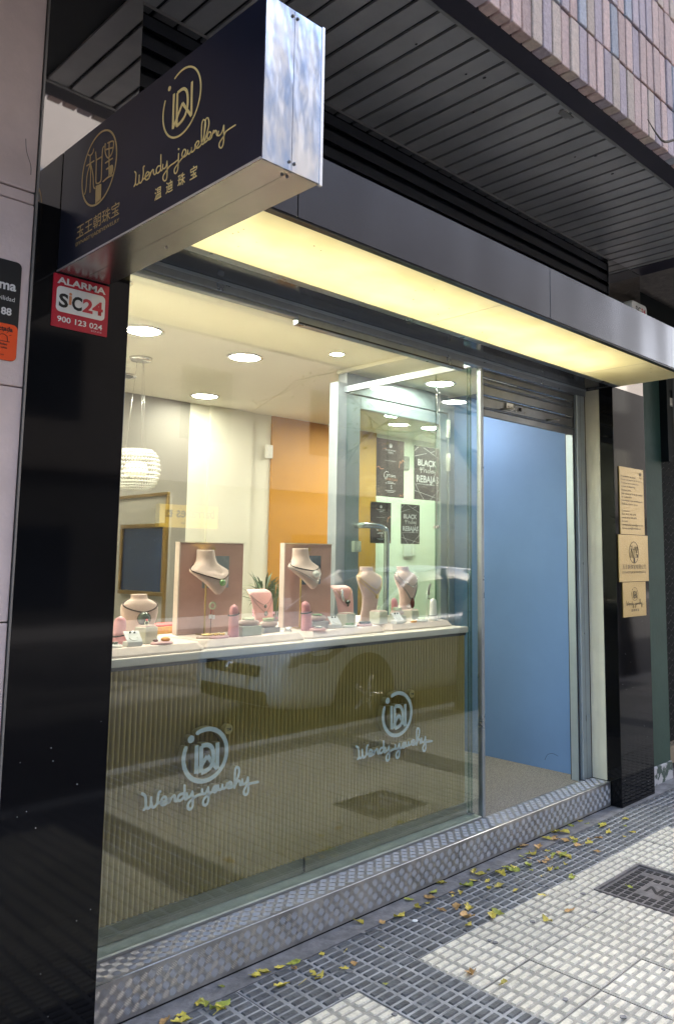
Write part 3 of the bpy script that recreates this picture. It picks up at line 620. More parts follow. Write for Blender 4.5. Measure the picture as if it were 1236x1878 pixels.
# ------------------------------------------------------------------ shop window
wd = thing('shop_window', 'large plate glass shop window in a grey aluminium frame', 'window', (2.4, YG, ZSTEP))
g = MB(); g.box(XP0 + .002, VX0 + .008, YG, YG + .009, ZSTEP + .012, 2.565); g.build('glass_pane', 'pane', wd)
g = MB(); g.box(XP0 + .001, XP1 - .002, YG - .018, YG + .03, 2.556, 2.601); g.build('head_rail', 'alu', wd, bev=.003)
g = MB(); g.box(XP0 + .001, XP1 - .002, YG - .021, YG - .018, 2.588, 2.601); g.build('head_lip', 'alu_pale', wd)
g = MB(); g.box(XP0 + .001, 2.15, YG - .012, YG + .024, 2.537, 2.556); g.build('lower_rail', 'alu', wd, bev=.003)
g = MB(); g.box(2.15, 3.3, YG - .014, YG + .026, 2.512, 2.5555); g.build('stepped_rail', 'alu', wd, bev=.003)
g = MB(); g.box(2.15, 3.3, YG - .016, YG - .0142, 2.514, 2.522); g.build('rail_seal', 'black_paint', wd)
g = MB(); g.box(XP0 + .001, VX0 + .02, YG - .006, YG + .1, ZSTEP - .001, ZSTEP + .012); g.build('sill', 'sill_pale', wd, bev=.002)
g = MB(); g.box(XP0 + .001, VX0 + .02, YG - .009, YG - .0062, ZSTEP - .0005, ZSTEP + .008); g.build('sealant', 'plastic_grey', wd)
g = MB(); g.box(3.460, 3.483, YG - .006, YG + .026, ZSTEP - .001, 2.557); g.build('mullion', 'alu', wd, bev=.003)
sg = thing('side_glass', 'narrow side pane returning from the shop window into the entrance', 'window', (VX0, 3.2, ZSTEP))
for y0, y1 in ((YG + .04, 2.96), (2.966, 3.35), (3.356, 3.72)):
    g = MB(); g.box(VX0 - .006, VX0 + .004, y0, y1, ZSTEP, 2.56); g.build('pane', 'pane_side', sg)
g = MB(); g.box(VX0 - .014, VX0 + .014, YG + .032, 3.74, 2.555, 2.595); g.build('top_rail', 'alu_pale', sg, bev=.002)
g = MB(); g.box(VX0 - .014, VX0 + .014, YG + .04, 3.74, ZSTEP - .001, ZSTEP + .02); g.build('bottom_rail', 'alu', sg)
for y in (YG + .044, YG + .062, 2.963):
    g = MB(); g.box(VX0 - .0065, VX0 + .0045, y, y + .004, ZSTEP + .02, 2.555); g.build('glass_edge', 'pane_edge', sg)

# ------------------------------------------------------------------ recessed door with posters
dr = thing('entrance_door', 'glazed shop door with pale blue green frame and posters inside the recess', 'door', (4.0, VY1, ZSTEP))
F0, F1 = 3.36, VX1
g = MB(); g.box(F0, F0 + .075, VY1 - .03, VY1 + .05, ZSTEP, 2.62); g.box(F1 - .065, F1 - .002, VY1 - .03, VY1 + .05, ZSTEP, 2.62); g.box(F0 + .075, F1 - .065, VY1 - .03, VY1 + .05, 2.56, 2.69); g.build('door_frame', 'alu_pale', dr, bev=.003)
D0, D1 = F0 + .08, F1 - .07
g = MB(); g.box(D0, D0 + .13, VY1 - .02, VY1 + .03, ZSTEP + .01, 2.555); g.box(D1 - .075, D1, VY1 - .02, VY1 + .03, ZSTEP + .01, 2.555); g.box(D0 + .13, D1 - .075, VY1 - .02, VY1 + .03, 2.47, 2.555); g.box(D0 + .13, D1 - .075, VY1 - .02, VY1 + .03, ZSTEP + .01, ZSTEP + .2); g.build('door_leaf', 'alu_pale', dr, bev=.004)
g = MB(); g.box(D0 + .13, D1 - .075, VY1, VY1 + .008, ZSTEP + .2, 2.47); g.build('glass_pane', 'pane_side', dr)
for z in (2.38, 2.13, .5):
    g = MB(); g.box(D1 - .012, D1 + .012, VY1 - .036, VY1 - .02, z, z + .13); g.tube([(D1, VY1 - .04, z), (D1, VY1 - .04, z + .13)], .008, 8); g.build('hinge', 'plastic_white', dr)
hp = [(3.54, VY1 - .022, 1.70), (3.56, VY1 - .07, 1.70), (3.66, VY1 - .085, 1.70), (3.73, VY1 - .085, 1.685), (3.76, VY1 - .085, 1.63), (3.76, VY1 - .085, 1.3), (3.76, VY1 - .085, .95)]
g = MB(); g.tube([tuple(p) for p in spline(hp, 5)], .019, 12); g.build('pull_handle', 'silver', dr)
g = MB(); g.box(3.505, 3.565, VY1 - .05, VY1 - .021, 1.53, 1.60); g.box(3.535, 3.56, VY1 - .056, VY1 - .05, 1.54, 1.59); g.build('lock_switch', 'plastic_white', dr, bev=.004)
def poster_bf(x0, x1, z0, z1, label):
    p = thing('poster', label, 'poster', ((x0 + x1) / 2, VY1 - .004, z0), 'sale posters on the glass door')
    fr = FY(VY1 - .0045); w = x1 - x0; h = z1 - z0; k = w / .28; cx = (x0 + x1) / 2
    g = MB(); g.box(x0, x1, VY1 - .0045, VY1 - .001, z0, z1); g.build('sheet', 'poster_black', p)
    text('lettering', 'BLACK', fr, cx - .005 * k, z0 + h * .64, .044 * k, 'white_ink', p, width=.2 * k, align='CENTER', bold=.03)
    text('lettering', 'REBAJAS', fr, cx, z0 + h * .33, .048 * k, 'white_ink', p, width=.235 * k, align='CENTER', bold=.03)
    text('lettering', 'www.wendyjewellery.com', fr, cx, z0 + h * .285, .009 * k, 'white_ink', p, width=.23 * k, align='CENTER', bold=.02)
    s_ = MB(); q = lambda ps: [(x0 + w * a, z0 + h * b) for a, b in ps]
    for ps in ([(.22, .60), (.25, .53), (.24, .50)], [(.2, .585), (.36, .60)], [(.2, .555), (.32, .57)], [(.36, .52), (.37, .56), (.42, .57)], [(.44, .57), (.44, .52), (.47, .53)], [(.56, .56), (.50, .55), (.51, .52), (.58, .53), (.60, .64), (.58, .52)], [(.68, .56), (.63, .55), (.64, .52), (.70, .53), (.69, .57), (.70, .52)], [(.73, .57), (.74, .53), (.79, .54), (.80, .58), (.77, .48), (.74, .46)]):
        s_.ribbon([tuple(t) for t in spline(q(ps), 4)], .0042 * k, fr, .0002, .001)
    s_.build('brush_lettering', 'white_ink', p)
    s_ = MB()
    for ps in ([(0, .80), (.45, .88)], [(.33, .985), (.98, .80)], [(0, .90), (.15, .98)], [(.6, .9), (.85, .97)], [(.02, .16), (1, .03)], [(.03, .3), (.18, .14)], [(.18, .14), (.35, .01)], [(.98, .24), (.6, .01)]):
        s_.ribbon(q(ps), .0026 * k, fr, .0002, .0008, rounded=False)
    s_.build('line_pattern', 'white_ink', p)
def poster_gran(x0, x1, z0, z1, label):
    p = thing('poster', label, 'poster', ((x0 + x1) / 2, VY1 - .004, z0), 'opening posters on the glass door')
    fr = FY(VY1 - .0045); w = x1 - x0; h = z1 - z0; k = w / .28; cx = (x0 + x1) / 2
    g = MB(); g.box(x0, x1, VY1 - .0045, VY1 - .001, z0, z1); g.build('sheet', 'poster_brown', p)
    s_ = MB(); logo(s_, fr, cx, z0 + h * .89, .014 * k, .003 * k, .0002, .0008); s_.build('logo', 'white_ink', p)
    text('lettering', 'Wendy jewellery', fr, cx, z0 + h * .80, .013 * k, 'white_ink', p, width=.11 * k, align='CENTER', shear=.25)
    text('lettering', '温迪珠宝', fr, cx, z0 + h * .755, .013 * k, 'white_ink', p, align='CENTER')
    text('lettering', 'ESTA ES LA FORMAL', fr, cx, z0 + h * .62, .006 * k, 'white_ink', p, width=.11 * k, align='CENTER')
    s_ = MB(); q = lambda ps: [(x0 + w * a, z0 + h * b) for a, b in ps]
    for ps in ([(.42, .425), (.36, .44), (.28, .40), (.27, .345), (.34, .335), (.39, .37), (.36, .38), (.40, .38), (.36, .31), (.30, .31)], [(.43, .39), (.44, .35), (.44, .385), (.48, .39)], [(.55, .385), (.50, .375), (.51, .35), (.56, .365), (.56, .385), (.57, .35)], [(.60, .385), (.61, .35), (.63, .38), (.66, .38), (.66, .35), (.69, .355)]):
        s_.ribbon([tuple(t) for t in spline(q(ps), 4)], .0036 * k, fr, .0002, .001)
    s_.build('brush_lettering', 'white_ink', p)
    text('lettering', 'APERTURA', fr, cx + .01 * k, z0 + h * .285, .018 * k, 'poster_gold', p, width=.125 * k, align='CENTER')
    text('lettering', '5', fr, cx + .01 * k, z0 + h * .14, .028 * k, 'white_ink', p, align='CENTER')
    for vv, ww in ((.255, .06), (.232, .10), (.105, .1), (.08, .07)):
        g = MB(); g.box(cx - ww * k / 2, cx + ww * k / 2, VY1 - .0055, VY1 - .0046, z0 + h * vv, z0 + h * vv + .0035 * k); g.build('small_print', 'white_ink', p)
    s_ = MB()
    for ps in ([(.82, .53), (.85, .64), (.90, .61), (.94, .67), (1, .64)], [(.02, .49), (.08, .51), (.15, .47), (.24, .48)], [(.84, .02), (.88, .05), (.93, .03), (.98, .07)]):
        s_.ribbon([tuple(t) for t in spline(q(ps), 4)], .005 * k, fr, .0002, .0008)
    rr = random.Random(4)
    for _ in range(24):
        a = rr.random(); b = rr.choice((rr.uniform(.8, .99), rr.uniform(.02, .12))); s_.prism(circ(x0 + w * a, z0 + h * b, .0022 * k, n=6), fr, .0002, .0008)
    s_.build('streamers', 'poster_gold', p)
poster_gran(3.74, 4.01, 1.905, 2.30, 'brown grand opening poster with gold streamers, upper on the glass door')
poster_bf(4.117, 4.40, 1.905, 2.287, 'black sale poster with white lettering, upper and larger on the door')
poster_gran(3.69, 3.885, 1.59, 1.865, 'small brown opening poster behind the curved door handle')
poster_bf(3.985, 4.175, 1.59, 1.865, 'small black sale poster with white lettering, lower on the door')
# ------------------------------------------------------------------ roller shutter and its guides
rsu = thing('roller_shutter', 'grey steel roller shutter rolled up above the entrance', 'shutter', (3.95, YG, 2.28))
prof = [(2.285, 2.335, .0), (2.338, 2.405, .006), (2.408, 2.470, .0), (2.473, 2.505, .006), (2.508, 2.555, .0)]
for z0, z1, dy in prof:
    g = MB(); g.box(3.488, 4.43, YG - .004 + dy, YG + .012 + dy, z0, z1 - .012); g.box(3.488, 4.43, YG - .008 + dy, YG + .008 + dy, z1 - .010, z1 - .003); g.build('slat', 'shutter_steel', rsu, bev=.003)
g = MB(); g.box(3.70, 3.765, YG - .0065, YG - .0045, 2.352, 2.392 - .001); g.build('label', 'alarm_white', rsu)
text('lettering', 'BELL AS', FY(YG - .0065), 3.733, 2.365, .009, 'ink_black', rsu, align='CENTER', width=.05, bold=.02)
g = MB(); g.tube([(3.845, YG - .001, 2.37), (3.845, YG - .006, 2.37)], .012, 12); g.build('lock', 'cast_iron_dark', rsu)
for x in (3.80, 3.89):
    for z in (2.355, 2.385):
        g = MB(); g.ball((x, YG + .0005, z), .005); g.build('rivet', 'silver', rsu)
for x in (3.655, 4.13):
    g = MB(); g.tube([(x, YG, 2.345), (x + .015, YG - .05, 2.345), (x + .05, YG - .055, 2.347)], .006, 8); g.build('pull_tab', 'trim_steel', rsu)
gd = thing('shutter_guide', 'pale aluminium shutter guide rail between blue wall and cream jamb', 'rail', (4.5, YG, ZSTEP))
g = MB(); g.box(4.462, 4.558, YG - .012, YG + .03, ZSTEP, 2.556); g.build('guide_channel', 'alu_pale', gd, bev=.004)
g = MB(); g.box(4.50, 4.506, YG - .0135, YG - .0122, ZSTEP, 2.556); g.build('groove', 'alu', gd)
g = MB(); g.box(4.432, 4.462, YG + .01, YG + .06, ZSTEP, 2.556); g.build('shadow_slot', 'black_paint', gd)
g = MB(); g.box(4.424, 4.431, YG + .002, YG + .05, ZSTEP, 2.29); g.build('white_bead', 'alu_pale', gd)
g = MB(); g.box(4.559, 4.5635, YG - .011, YG + .02, ZSTEP, 2.556); g.build('rusty_seam', 'bark', gd)

# ------------------------------------------------------------------ downlights
def downlight(x, y, z, r, lit, label, small=False, soft=False):
    d = thing('downlight', label, 'light', (x, y, z), 'round ceiling downlights')
    g = MB(); n = 28
    g.lathe([(r * 1.22, 0), (r * 1.22, -.004), (r * 1.04, -.008), (r, -.006), (r, .002)], (x, y, z), n); g.build('trim_ring', 'silver', d)
    g = MB(); g.lathe([(r, 0), (r, -.003), (r * .9, -.0045)], (x, y, z), n); g.build('diffuser', ('lamp_glow_small' if small else 'lamp_glow_soft' if soft else 'lamp_glow') if lit else 'lamp_off', d)
zc = ZC - .0005
downlight(2.098, 3.925, zc, .092, True, 'lit round downlight cut off by the black pillar')
downlight(2.82, 3.995, zc, .092, True, 'lit round downlight over the middle of the display counter')
downlight(3.325, 5.22, zc, .092, True, 'lit round downlight nearest the back wall of the shop', soft=True)
downlight(3.145, 3.51, zc, .04, True, 'small bright spotlight close to the window head', True)
downlight(4.09, 3.50, ZC - .0285, .092, True, 'lit round downlight in the entrance ceiling', soft=True)
downlight(2.55, 5.05, zc, .085, False, 'unlit dark downlight above the crystal pendant lamp')
downlight(1.6, 5.0, zc, .092, True, 'added unseen downlight in the hidden corner behind the black pillar')  # added out of view to light the shop, like the next two
downlight(4.9, 4.7, zc, .092, True, 'added unseen downlight behind the recessed door')
downlight(6.2, 4.7, zc, .092, True, 'added unseen downlight at the far end of the shop')
downlight(5.6, 4.9, zc, .092, True, 'added downlight close to the pale wall behind the door')  # extra lamp added to brighten the pale wall behind the door
for dx_, lb_ in ((1.75, 'nearest the pillar'), (2.4, 'at the middle'), (3.05, 'nearest the entrance')):
    downlight(dx_, 2.93, zc, .04, True, 'small added spotlight hidden behind the window head, ' + lb_, True)  # unseen spots added to light the front of the display
downlight(1.62, 3.3, zc, .06, True, 'added unseen downlight right behind the black pillar', True)  # added out of sight as extra light for the window end

# crystal pendant
pl = thing('pendant_lamp', 'round crystal bead pendant lamp hanging by thin wires', 'lamp', (2.43, 4.5, 1.92))
c0 = (2.40, 4.5, 2.02); rr0 = .14
g = MB(); g.lathe([(.03, .0), (.06, .012), (.07, .05), (.06, .085), (.03, .1)], (c0[0], c0[1], c0[2] - .05), 24); g.build('lamp_core', 'shop_glow', pl)
g = MB(); rp = random.Random(2)
for i in range(11):
    a = -1.15 + 2.3 * i / 10; r = rr0 * (math.cos(a) ** .45); z = c0[2] + .118 * math.sin(a) * 1.05
    for j in range(44):
        t = 2 * math.pi * (j + .5 * (i % 2)) / 44
        x, y = c0[0] + r * math.cos(t), c0[1] + r * math.sin(t); e = .0092
        g.add([(x + e, y, z), (x, y + e, z), (x - e, y, z), (x, y - e, z), (x, y, z + e * 1.2), (x, y, z - e * 1.2)], [(0, 1, 4), (1, 2, 4), (2, 3, 4), (3, 0, 4), (1, 0, 5), (2, 1, 5), (3, 2, 5), (0, 3, 5)])
o = g.build('crystal_beads', 'crystal', pl); o['kind'] = 'stuff'
for dx, dy in ((.06, 0), (-.06, .03), (0, -.06)):
    g = MB(); g.tube([(c0[0] + dx, c0[1] + dy, c0[2] + .08), (c0[0] + dx * .3, c0[1] + dy * .3, ZC)], .0012, 5); g.build('wire', 'silver', pl)
g = MB(); g.lathe([(.07, 0), (.06, -.02), (.01, -.025)], (c0[0], c0[1], ZC), 20); g.build('ceiling_rose', 'silver', pl)

# gold framed picture and large gold panel frame, wall sensor, intercom
fp = thing('framed_panel', 'tall gold framed pale panel standing behind the low bust', 'panel', (2.62, 4.7, ZSTEP))
def yframe(x, y0, y1, z0, z1, w, d):
    g = MB(); g.box(x - d, x, y0, y1, z1 - w, z1); g.box(x - d, x, y0, y1, z0, z0 + w); g.box(x - d, x, y0, y0 + w, z0 + w, z1 - w); g.box(x - d, x, y1 - w, y1, z0 + w, z1 - w); return g
g = MB(); g.box(2.62, 2.64, 4.47, 5.15, ZSTEP, 1.885); g.build('board', 'room_grey', fp)
yframe(2.619, 4.46, 5.16, ZSTEP, 1.895, .022, .02).build('frame', 'gold_frame', fp, bev=.004)
pc = thing('picture', 'dark blue picture in a gold frame hanging on the tall panel', 'picture', (2.6, 4.75, 1.25))
g = MB(); g.box(2.608, 2.614, 4.49, 5.02, 1.26, 1.68); g.build('canvas', 'picture_navy', pc)
yframe(2.6145, 4.47, 5.04, 1.245, 1.70, .026, .02).build('frame', 'gold_frame', pc, bev=.004)
g = MB(); g.box(4.14, 4.20, YW - .055, YW - .021, 2.34, 2.455); g.ball((4.17, YW - .056, 2.37), .008); tag(g.build('motion_sensor', 'plastic_white', bev=.008), 'small white motion sensor on the wall beside the ochre panel', 'sensor')
g = MB(); g.box(5.85, 5.97, YW - .04, YW - .001, 2.38, 2.53); tag(g.build('wall_speaker', 'plastic_grey', bev=.02), 'grey wall speaker seen through the door glass', 'speaker')
ic = thing('intercom', 'cream wall intercom phone seen through the door glass', 'intercom', (5.95, YW - .03, 1.5))
g = MB(); g.box(5.90, 6.05, YW - .03, YW - .001, 1.50, 1.75); g.build('base', 'plastic_white', ic, bev=.015)
g = MB(); g.box(6.0, 6.045, YW - .06, YW - .0305, 1.51, 1.74); g.build('handset', 'plastic_white', ic, bev=.012)
# hanging silver chain beside the side glass
ch = MB()
for dx, lo in ((0, 1.68), (.03, 1.66)):
    p = [(3.36 + dx, 2.90, 2.50)] + [(3.36 + dx - .03 * (dx > 0) * (t / 9), 2.90, 2.5 - (2.5 - lo) * t / 9) for t in range(1, 10)]
    ch.tube(p, .0016, 5)
for a in range(6): ch.ball((3.36 + .012 * math.cos(a), 2.90 + .012 * math.sin(a), 1.665 + .006 * (a % 2)), .008)
tag(ch.build('hanging_chain', 'silver'), 'long silver chain with a small charm hanging behind the glass', 'chain')

# ------------------------------------------------------------------ display counter
ct = thing('display_counter', 'long display counter with olive gold ribbed front behind the window', 'counter', (2.35, 2.75, ZSTEP))
CT0, CT1, ZT = 1.285, 3.408, 1.13
g = MB(); g.box(CT0, CT1, YC + .012, 3.5, .225, 1.098); g.build('carcass', 'counter_rib', ct)
g = MB(); g.box(CT0, CT1 + .004, YC - .012, 3.52, 1.10, ZT); g.build('counter_top', 'counter_top', ct, bev=.004)
g = MB(); g.box(CT0, CT1, YC + .002, YC + .012, 1.085, 1.0995); g.build('shadow_line', 'black_paint', ct)
rib = MB(); n = 6; w = .0205
prof_ = [(-w / 2 + w * i / n, -.0105 * math.sin(math.pi * i / n) ** .8) for i in range(n + 1)]
v = [(x, y, z) for z in (.224, 1.085) for x, y in prof_]; f = [(i, i + 1, n + 2 + i, n + 1 + i) for i in range(n)]
rib.add(v, f, 0, True); rib.add([(p[0], p[1], 1.085) for p in prof_], [tuple(range(n + 1))], 0); rib.add([(p[0], p[1], .224) for p in prof_], [tuple(reversed(range(n + 1)))], 0)
ro = rib.build('rib', 'counter_rib', ct); ro.location = (CT0 + w / 2, YC + .0115, 0)
for k in range(1, int((CT1 - CT0) / w)):
    o = mkobj('rib', ro.data, ct); o.location = (CT0 + w / 2 + k * w, YC + .0115, 0)
for x0, x1 in ((CT0, 2.303), (2.315, CT1)):
    g = MB(); g.box(x0, x1, YC, YC + .01, .163, .2225); g.build('kick_plate', 'kick_steel', ct, bev=.002)
g = MB(); g.box(CT0, CT1, YC + .03, 3.4, ZSTEP, .224); g.build('plinth', 'black_paint', ct)
def counter_sign(cx, rc_, rz, R, sx, sz, sw_, label):
    s_ = thing('counter_emblem', label, 'sign', (cx, YC, sz), 'raised gold edged emblems on the counter front')
    fr = FY(YC)
    a = MB(); logo(a, fr, rc_, rz, R, .017, .004, .032, 0, 1); a.build('monogram', ['face_pale', 'gold_side'], s_)
    a = MB(); script(a, CS, fr, .0105, .004, .030, 0, 1, sw_, (sx, sz)); a.build('script_letters', ['face_pale', 'gold_side'], s_)
    a = MB(); a.prism(circ(rc_ + R * 1.06, rz + R * .82, .019, n=20), fr, .004, .030, 0, 1); b_ = a.build('trademark_disc', ['gold_side', 'gold_side'], s_)
    text('lettering', 'TM', FY(YC), rc_ + R * 1.06, rz + R * .82 - .006, .011, 'ink_black', s_, n=.0306, align='CENTER', bold=.03)
counter_sign(1.78, 1.78, .742, .0975, 1.776, .6125, .509, 'pale raised monogram and script letters on the counter front, nearer the pillar')
counter_sign(2.843, 2.843, .752, .1, 2.836, .606, .52, 'pale raised monogram and script letters on the counter front, nearer the entrance')

# ------------------------------------------------------------------ things on the counter
def plat(x0, x1, y0, y1, label, cut=.03):
    h = .032; g = MB()
    b = [(x0, y0 + cut), (x0 + cut, y0), (x1 - cut, y0), (x1, y0 + cut), (x1, y1), (x0, y1)]
    q = .022; t = [(x0 + q, y0 + cut + q * .6), (x0 + cut + q * .6, y0 + q), (x1 - cut - q * .6, y0 + q), (x1 - q, y0 + cut + q * .6), (x1 - q, y1), (x0 + q, y1)]
    g.loft([[(x, y, ZT + .0005) for x, y in b], [(x, y, ZT + .008) for x, y in b], [(x, y, ZT + h) for x, y in t]], smooth=False)
    return tag(g.build('jewellery_riser', 'suede_pale', bev=.002), label, 'riser', 'pale suede risers along the counter')
plat(1.29, 1.80, 2.735, 3.4, 'pale suede riser under the low bust, next to the pillar')
plat(1.79, 2.345, 2.775, 3.4, 'long pale suede riser under the first tall pink panel')
plat(2.355, 2.87, 2.79, 3.4, 'pale suede riser under the second tall pink panel')
plat(2.885, 3.40, 2.80, 3.4, 'pale suede riser at the counter end nearest the door')
Z0 = ZT + .0325
def ring_pts(c, rx, ry, z, ang, n=20, ox=0, oy=0):
    ca, sa = math.cos(ang), math.sin(ang); out = []
    for j in range(n):
        t = 2 * math.pi * j / n; x, y = rx * math.cos(t) + ox, ry * math.sin(t) + oy
        out.append((c[0] + ca * x - sa * y, c[1] + sa * x + ca * y, c[2] + z))
    return out
class Body:
    """lofted display form; prof rows are (z, half width, half depth, forward offset); front points to -y before turning by ang"""
    def __init__(s, c, prof, ang): s.c = c; s.p = prof; s.a = ang
    def mesh(s, cap=1, n=24):
        P = s.smooth(); g = MB(); g.loft([ring_pts(s.c, rx, ry, z, s.a, n, 0, -of) for z, rx, ry, of in P], 0, mcap=cap); return g
    def smooth(s, k=4): 
        V = [Vector(p) for p in s.p]; out = []
        for i in range(len(V) - 1):
            a, b, c_, d = V[max(i - 1, 0)], V[i], V[i + 1], V[min(i + 2, len(V) - 1)]
            for j in range(k):
                t = j / k; out.append(.5 * ((2 * b) + (c_ - a) * t + (2 * a - 5 * b + 4 * c_ - d) * t * t + (3 * b - a - 3 * c_ + d) * t ** 3))
        out.append(V[-1]); return [(p[0], max(p[1], .002), max(p[2], .002), p[3]) for p in out]
    def at(s, z, th, off=.002):
        P = s.smooth(); 
        for i in range(len(P) - 1):
            if P[i][0] <= z <= P[i + 1][0] or P[i][0] >= z >= P[i + 1][0]:
                t = (z - P[i][0]) / ((P[i + 1][0] - P[i][0]) or 1e-9); q = [P[i][k] + (P[i + 1][k] - P[i][k]) * t for k in range(4)]; break
        else: q = P[-1]
        x = (q[1] + off) * math.sin(th); y = -(q[2] + off) * math.cos(th) - q[3]; ca, sa = math.cos(s.a), math.sin(s.a)
        return (s.c[0] + ca * x - sa * y, s.c[1] + sa * x + ca * y, s.c[2] + z)
    def necklace(s, zt, zb, span, r, n=28, e=1.4):
        return [s.at(zb + (zt - zb) * abs(t) ** e, t * span) for t in [2 * i / n - 1 for i in range(n + 1)]]
def chain(parent, path, r, mat, bead=False):
    g = MB()
    if bead:
        for p in path: g.ball(p, r, n=6, k=4)
    else: g.tube(path, r, 5)
    return g.build('chain', mat, parent)
def add_neck(bust, parent, zt, zb, span, r, mat, pend=None, pr=.01, pm_='jade_dark', bead=False, n=28):
    chain(parent, bust.necklace(zt, zb, span, r, n), r, mat, bead)
    if pend:
        p = Vector(bust.at(zb - pr * .9, 0, .006)); g = MB(); g.ball(tuple(p), pr, n=12, k=8, sz=pend); g.build('pendant', pm_, parent)
# low bust with brown cord
b = Body((1.66, 3.03, Z0), [(0, .062, .04, 0), (.05, .064, .042, .0), (.1, .076, .045, .0), (.135, .074, .04, -.003), (.152, .052, .034, -.006), (.160, .036, .03, -.008), (.178, .033, .027, -.010)], R_(-6))
t = thing('jewellery_bust', 'low suede bust with brown cord and dark green round pendant', 'bust', (1.66, 3.03, Z0), 'jewellery busts on the counter')
b.mesh(0).build('form', ['suede'], t); add_neck(b, t, .158, .108, 1.9, .003, 'cord_brown', 1, .028, 'jade_dark')
def neckbust(cx, cy, zt, ang, label, cord, cz, pend, pm_, pr, cordr=.0016):
    t = thing('necklace_bust', label, 'bust', (cx, cy, Z0), 'neck busts on brass poles')
    b = Body((cx, cy, zt - .19), [(0, .012, .008, .056), (.02, .036, .020, .054), (.05, .066, .032, .042), (.08, .100, .040, .020), (.10, .118, .036, .004), (.115, .096, .038, -.006), (.13, .062, .040, -.012), (.15, .043, .040, -.016), (.19, .038, .037, -.020)], ang)
    b.mesh(1).build('form', ['suede', 'lemon'], t)
    px, py = b.at(.10, math.pi, -.02)[:2]
    g = MB(); g.tube([(px, py, Z0 + .004), (px, py, zt - .085)], .0042, 10); g.build('brass_pole', 'brass', t)
    g = MB(); g.box(px - .03, px + .03, py - .022, py + .022, Z0, Z0 + .005); g.build('pole_base', 'brass', t, bev=.001)
    add_neck(b, t, .128, cz, 2.0, cordr * 1.5, cord, 1, pr, pm_)
    return b, t
neckbust(1.955, 2.99, 1.525, R_(16), 'suede neck bust on a brass pole with a small green pendant', 'cord_brown', .062, 1, 'jade', .014)
b2, t2 = neckbust(2.455, 2.955, 1.538, R_(16), 'suede neck bust on a brass pole with a white ring pendant', 'cord_black', .085, 1, 'pearl_white', .017)
chain(t2, b2.necklace(.126, .03, 1.7, .0012), .0012, 'silver')
def tallbust(cx, cy, ang, label):
    t = thing('tall_bust', label, 'bust', (cx, cy, Z0), 'tall leaning suede busts')
    b = Body((cx, cy, Z0), [(0, .062, .036, -.012), (.05, .053, .033, -.006), (.10, .052, .033, .002), (.15, .066, .036, .006), (.19, .088, .038, .002), (.222, .098, .036, -.006), (.240, .090, .034, -.012), (.254, .060, .033, -.018), (.263, .040, .032, -.022), (.285, .039, .032, -.026)], ang)
    b.mesh(0).build('form', ['suede'], t); return b, t
b, t = tallbust(2.945, 3.0, R_(10), 'tall suede bust with two fine gold chains in front of the door handle')
add_neck(b, t, .268, .14, 2.0, .0022, 'gold', 1.6, .008, 'gold'); chain(t, b.necklace(.268, .165, 1.7, .001), .0020, 'gold')
b, t = tallbust(3.225, 3.0, R_(10), 'tall suede bust with a grey bead necklace and red tassel')
add_neck(b, t, .268, .10, 1.9, .0042, 'plastic_grey', 2.2, .013, 'red_dark', True, 44); chain(t, b.necklace(.268, .175, 1.6, .0024, 40), .0034, 'silver', True)
def curveplate(cx, cy, ang, h, label):
    t = thing('necklace_stand', label, 'stand', (cx, cy, Z0), 'pink leather necklace stands')
    b = Body((cx, cy, Z0), [(0, .066, .010, .02), (.04, .064, .010, .020), (h * .55, .072, .011, .012), (h * .8, .078, .013, 0), (h * .93, .076, .018, -.014), (h, .064, .018, -.036)], ang)
    b.mesh(0).build('plate', ['pink_leather'], t); return b, t
b, t = curveplate(2.345, 3.13, R_(12), .178, 'pink leather necklace stand with two dark pendants beside the plant')
add_neck(b, t, .155, .105, 1.2, .0011, 'plastic_grey', 1.3, .007, 'plastic_grey'); add_neck(b, t, .157, .072, 1.3, .0011, 'plastic_grey', 1.4, .009, 'plastic_grey')
b, t = curveplate(2.785, 3.03, R_(12), .19, 'pink leather necklace stand with a dark pendant and brooch')
add_neck(b, t, .175, .12, 1.0, .0013, 'brass', .8, .014, 'jade_dark'); add_neck(b, t, .175, .10, 1.5, .0011, 'silver', 1.6, .006, 'jade_dark')
g = MB(); g.tube([tuple(p) for p in spline([b.at(.17, -.35, .006), b.at(.14, -.5, .008), b.at(.11, -.42, .006)], 5)], [.003] + [.008] * 9 + [.003], 8); g.build('brooch', 'silver', t)
def finger(cx, cy, h, r, mat, label, band=None, bz=.5, lean=0):
    t = thing('bracelet_cone', label, 'stand', (cx, cy, Z0), 'rounded finger stands for rings and bracelets')
    P = []; r *= 1.2
    for i in range(13):
        s_ = i / 12; rr = r * (1 - .28 * s_) if s_ < .8 else r * .776 * math.sqrt(max(0.0004, 1 - ((s_ - .8) / .2) ** 2))
        P.append(ring_pts((cx, cy, Z0), rr, rr * .85, h * s_, 0, 18, lean * s_ * s_))
    g = MB(); g.loft(P); g.build('form', mat, t)
    if band:
        zz_ = h * bz; rr = r * (1 - .28 * bz) + .003
        g = MB(); g.tube([(cx + rr * math.cos(a) + lean * bz * bz, cy + rr * .9 * math.sin(a), Z0 + zz_ + .004 * math.cos(a)) for a in [2 * math.pi * i / 24 for i in range(24)]], .0026, 6, closed=True); g.build('bracelet', band, t)
finger(1.505, 2.89, .105, .024, 'pink_gloss', 'pink finger stand with dark bracelet half hidden by the pillar', 'cord_black', .32)
finger(1.985, 2.835, .135, .021, 'pink_gloss', 'pink finger stand with thin black bracelet in front of a pink panel', 'cord_black', .68)
finger(2.40, 2.855, .135, .023, 'pink_gloss', 'leaning pink finger stand wearing a chunky dark bracelet', 'jade_dark', .60, -.012)
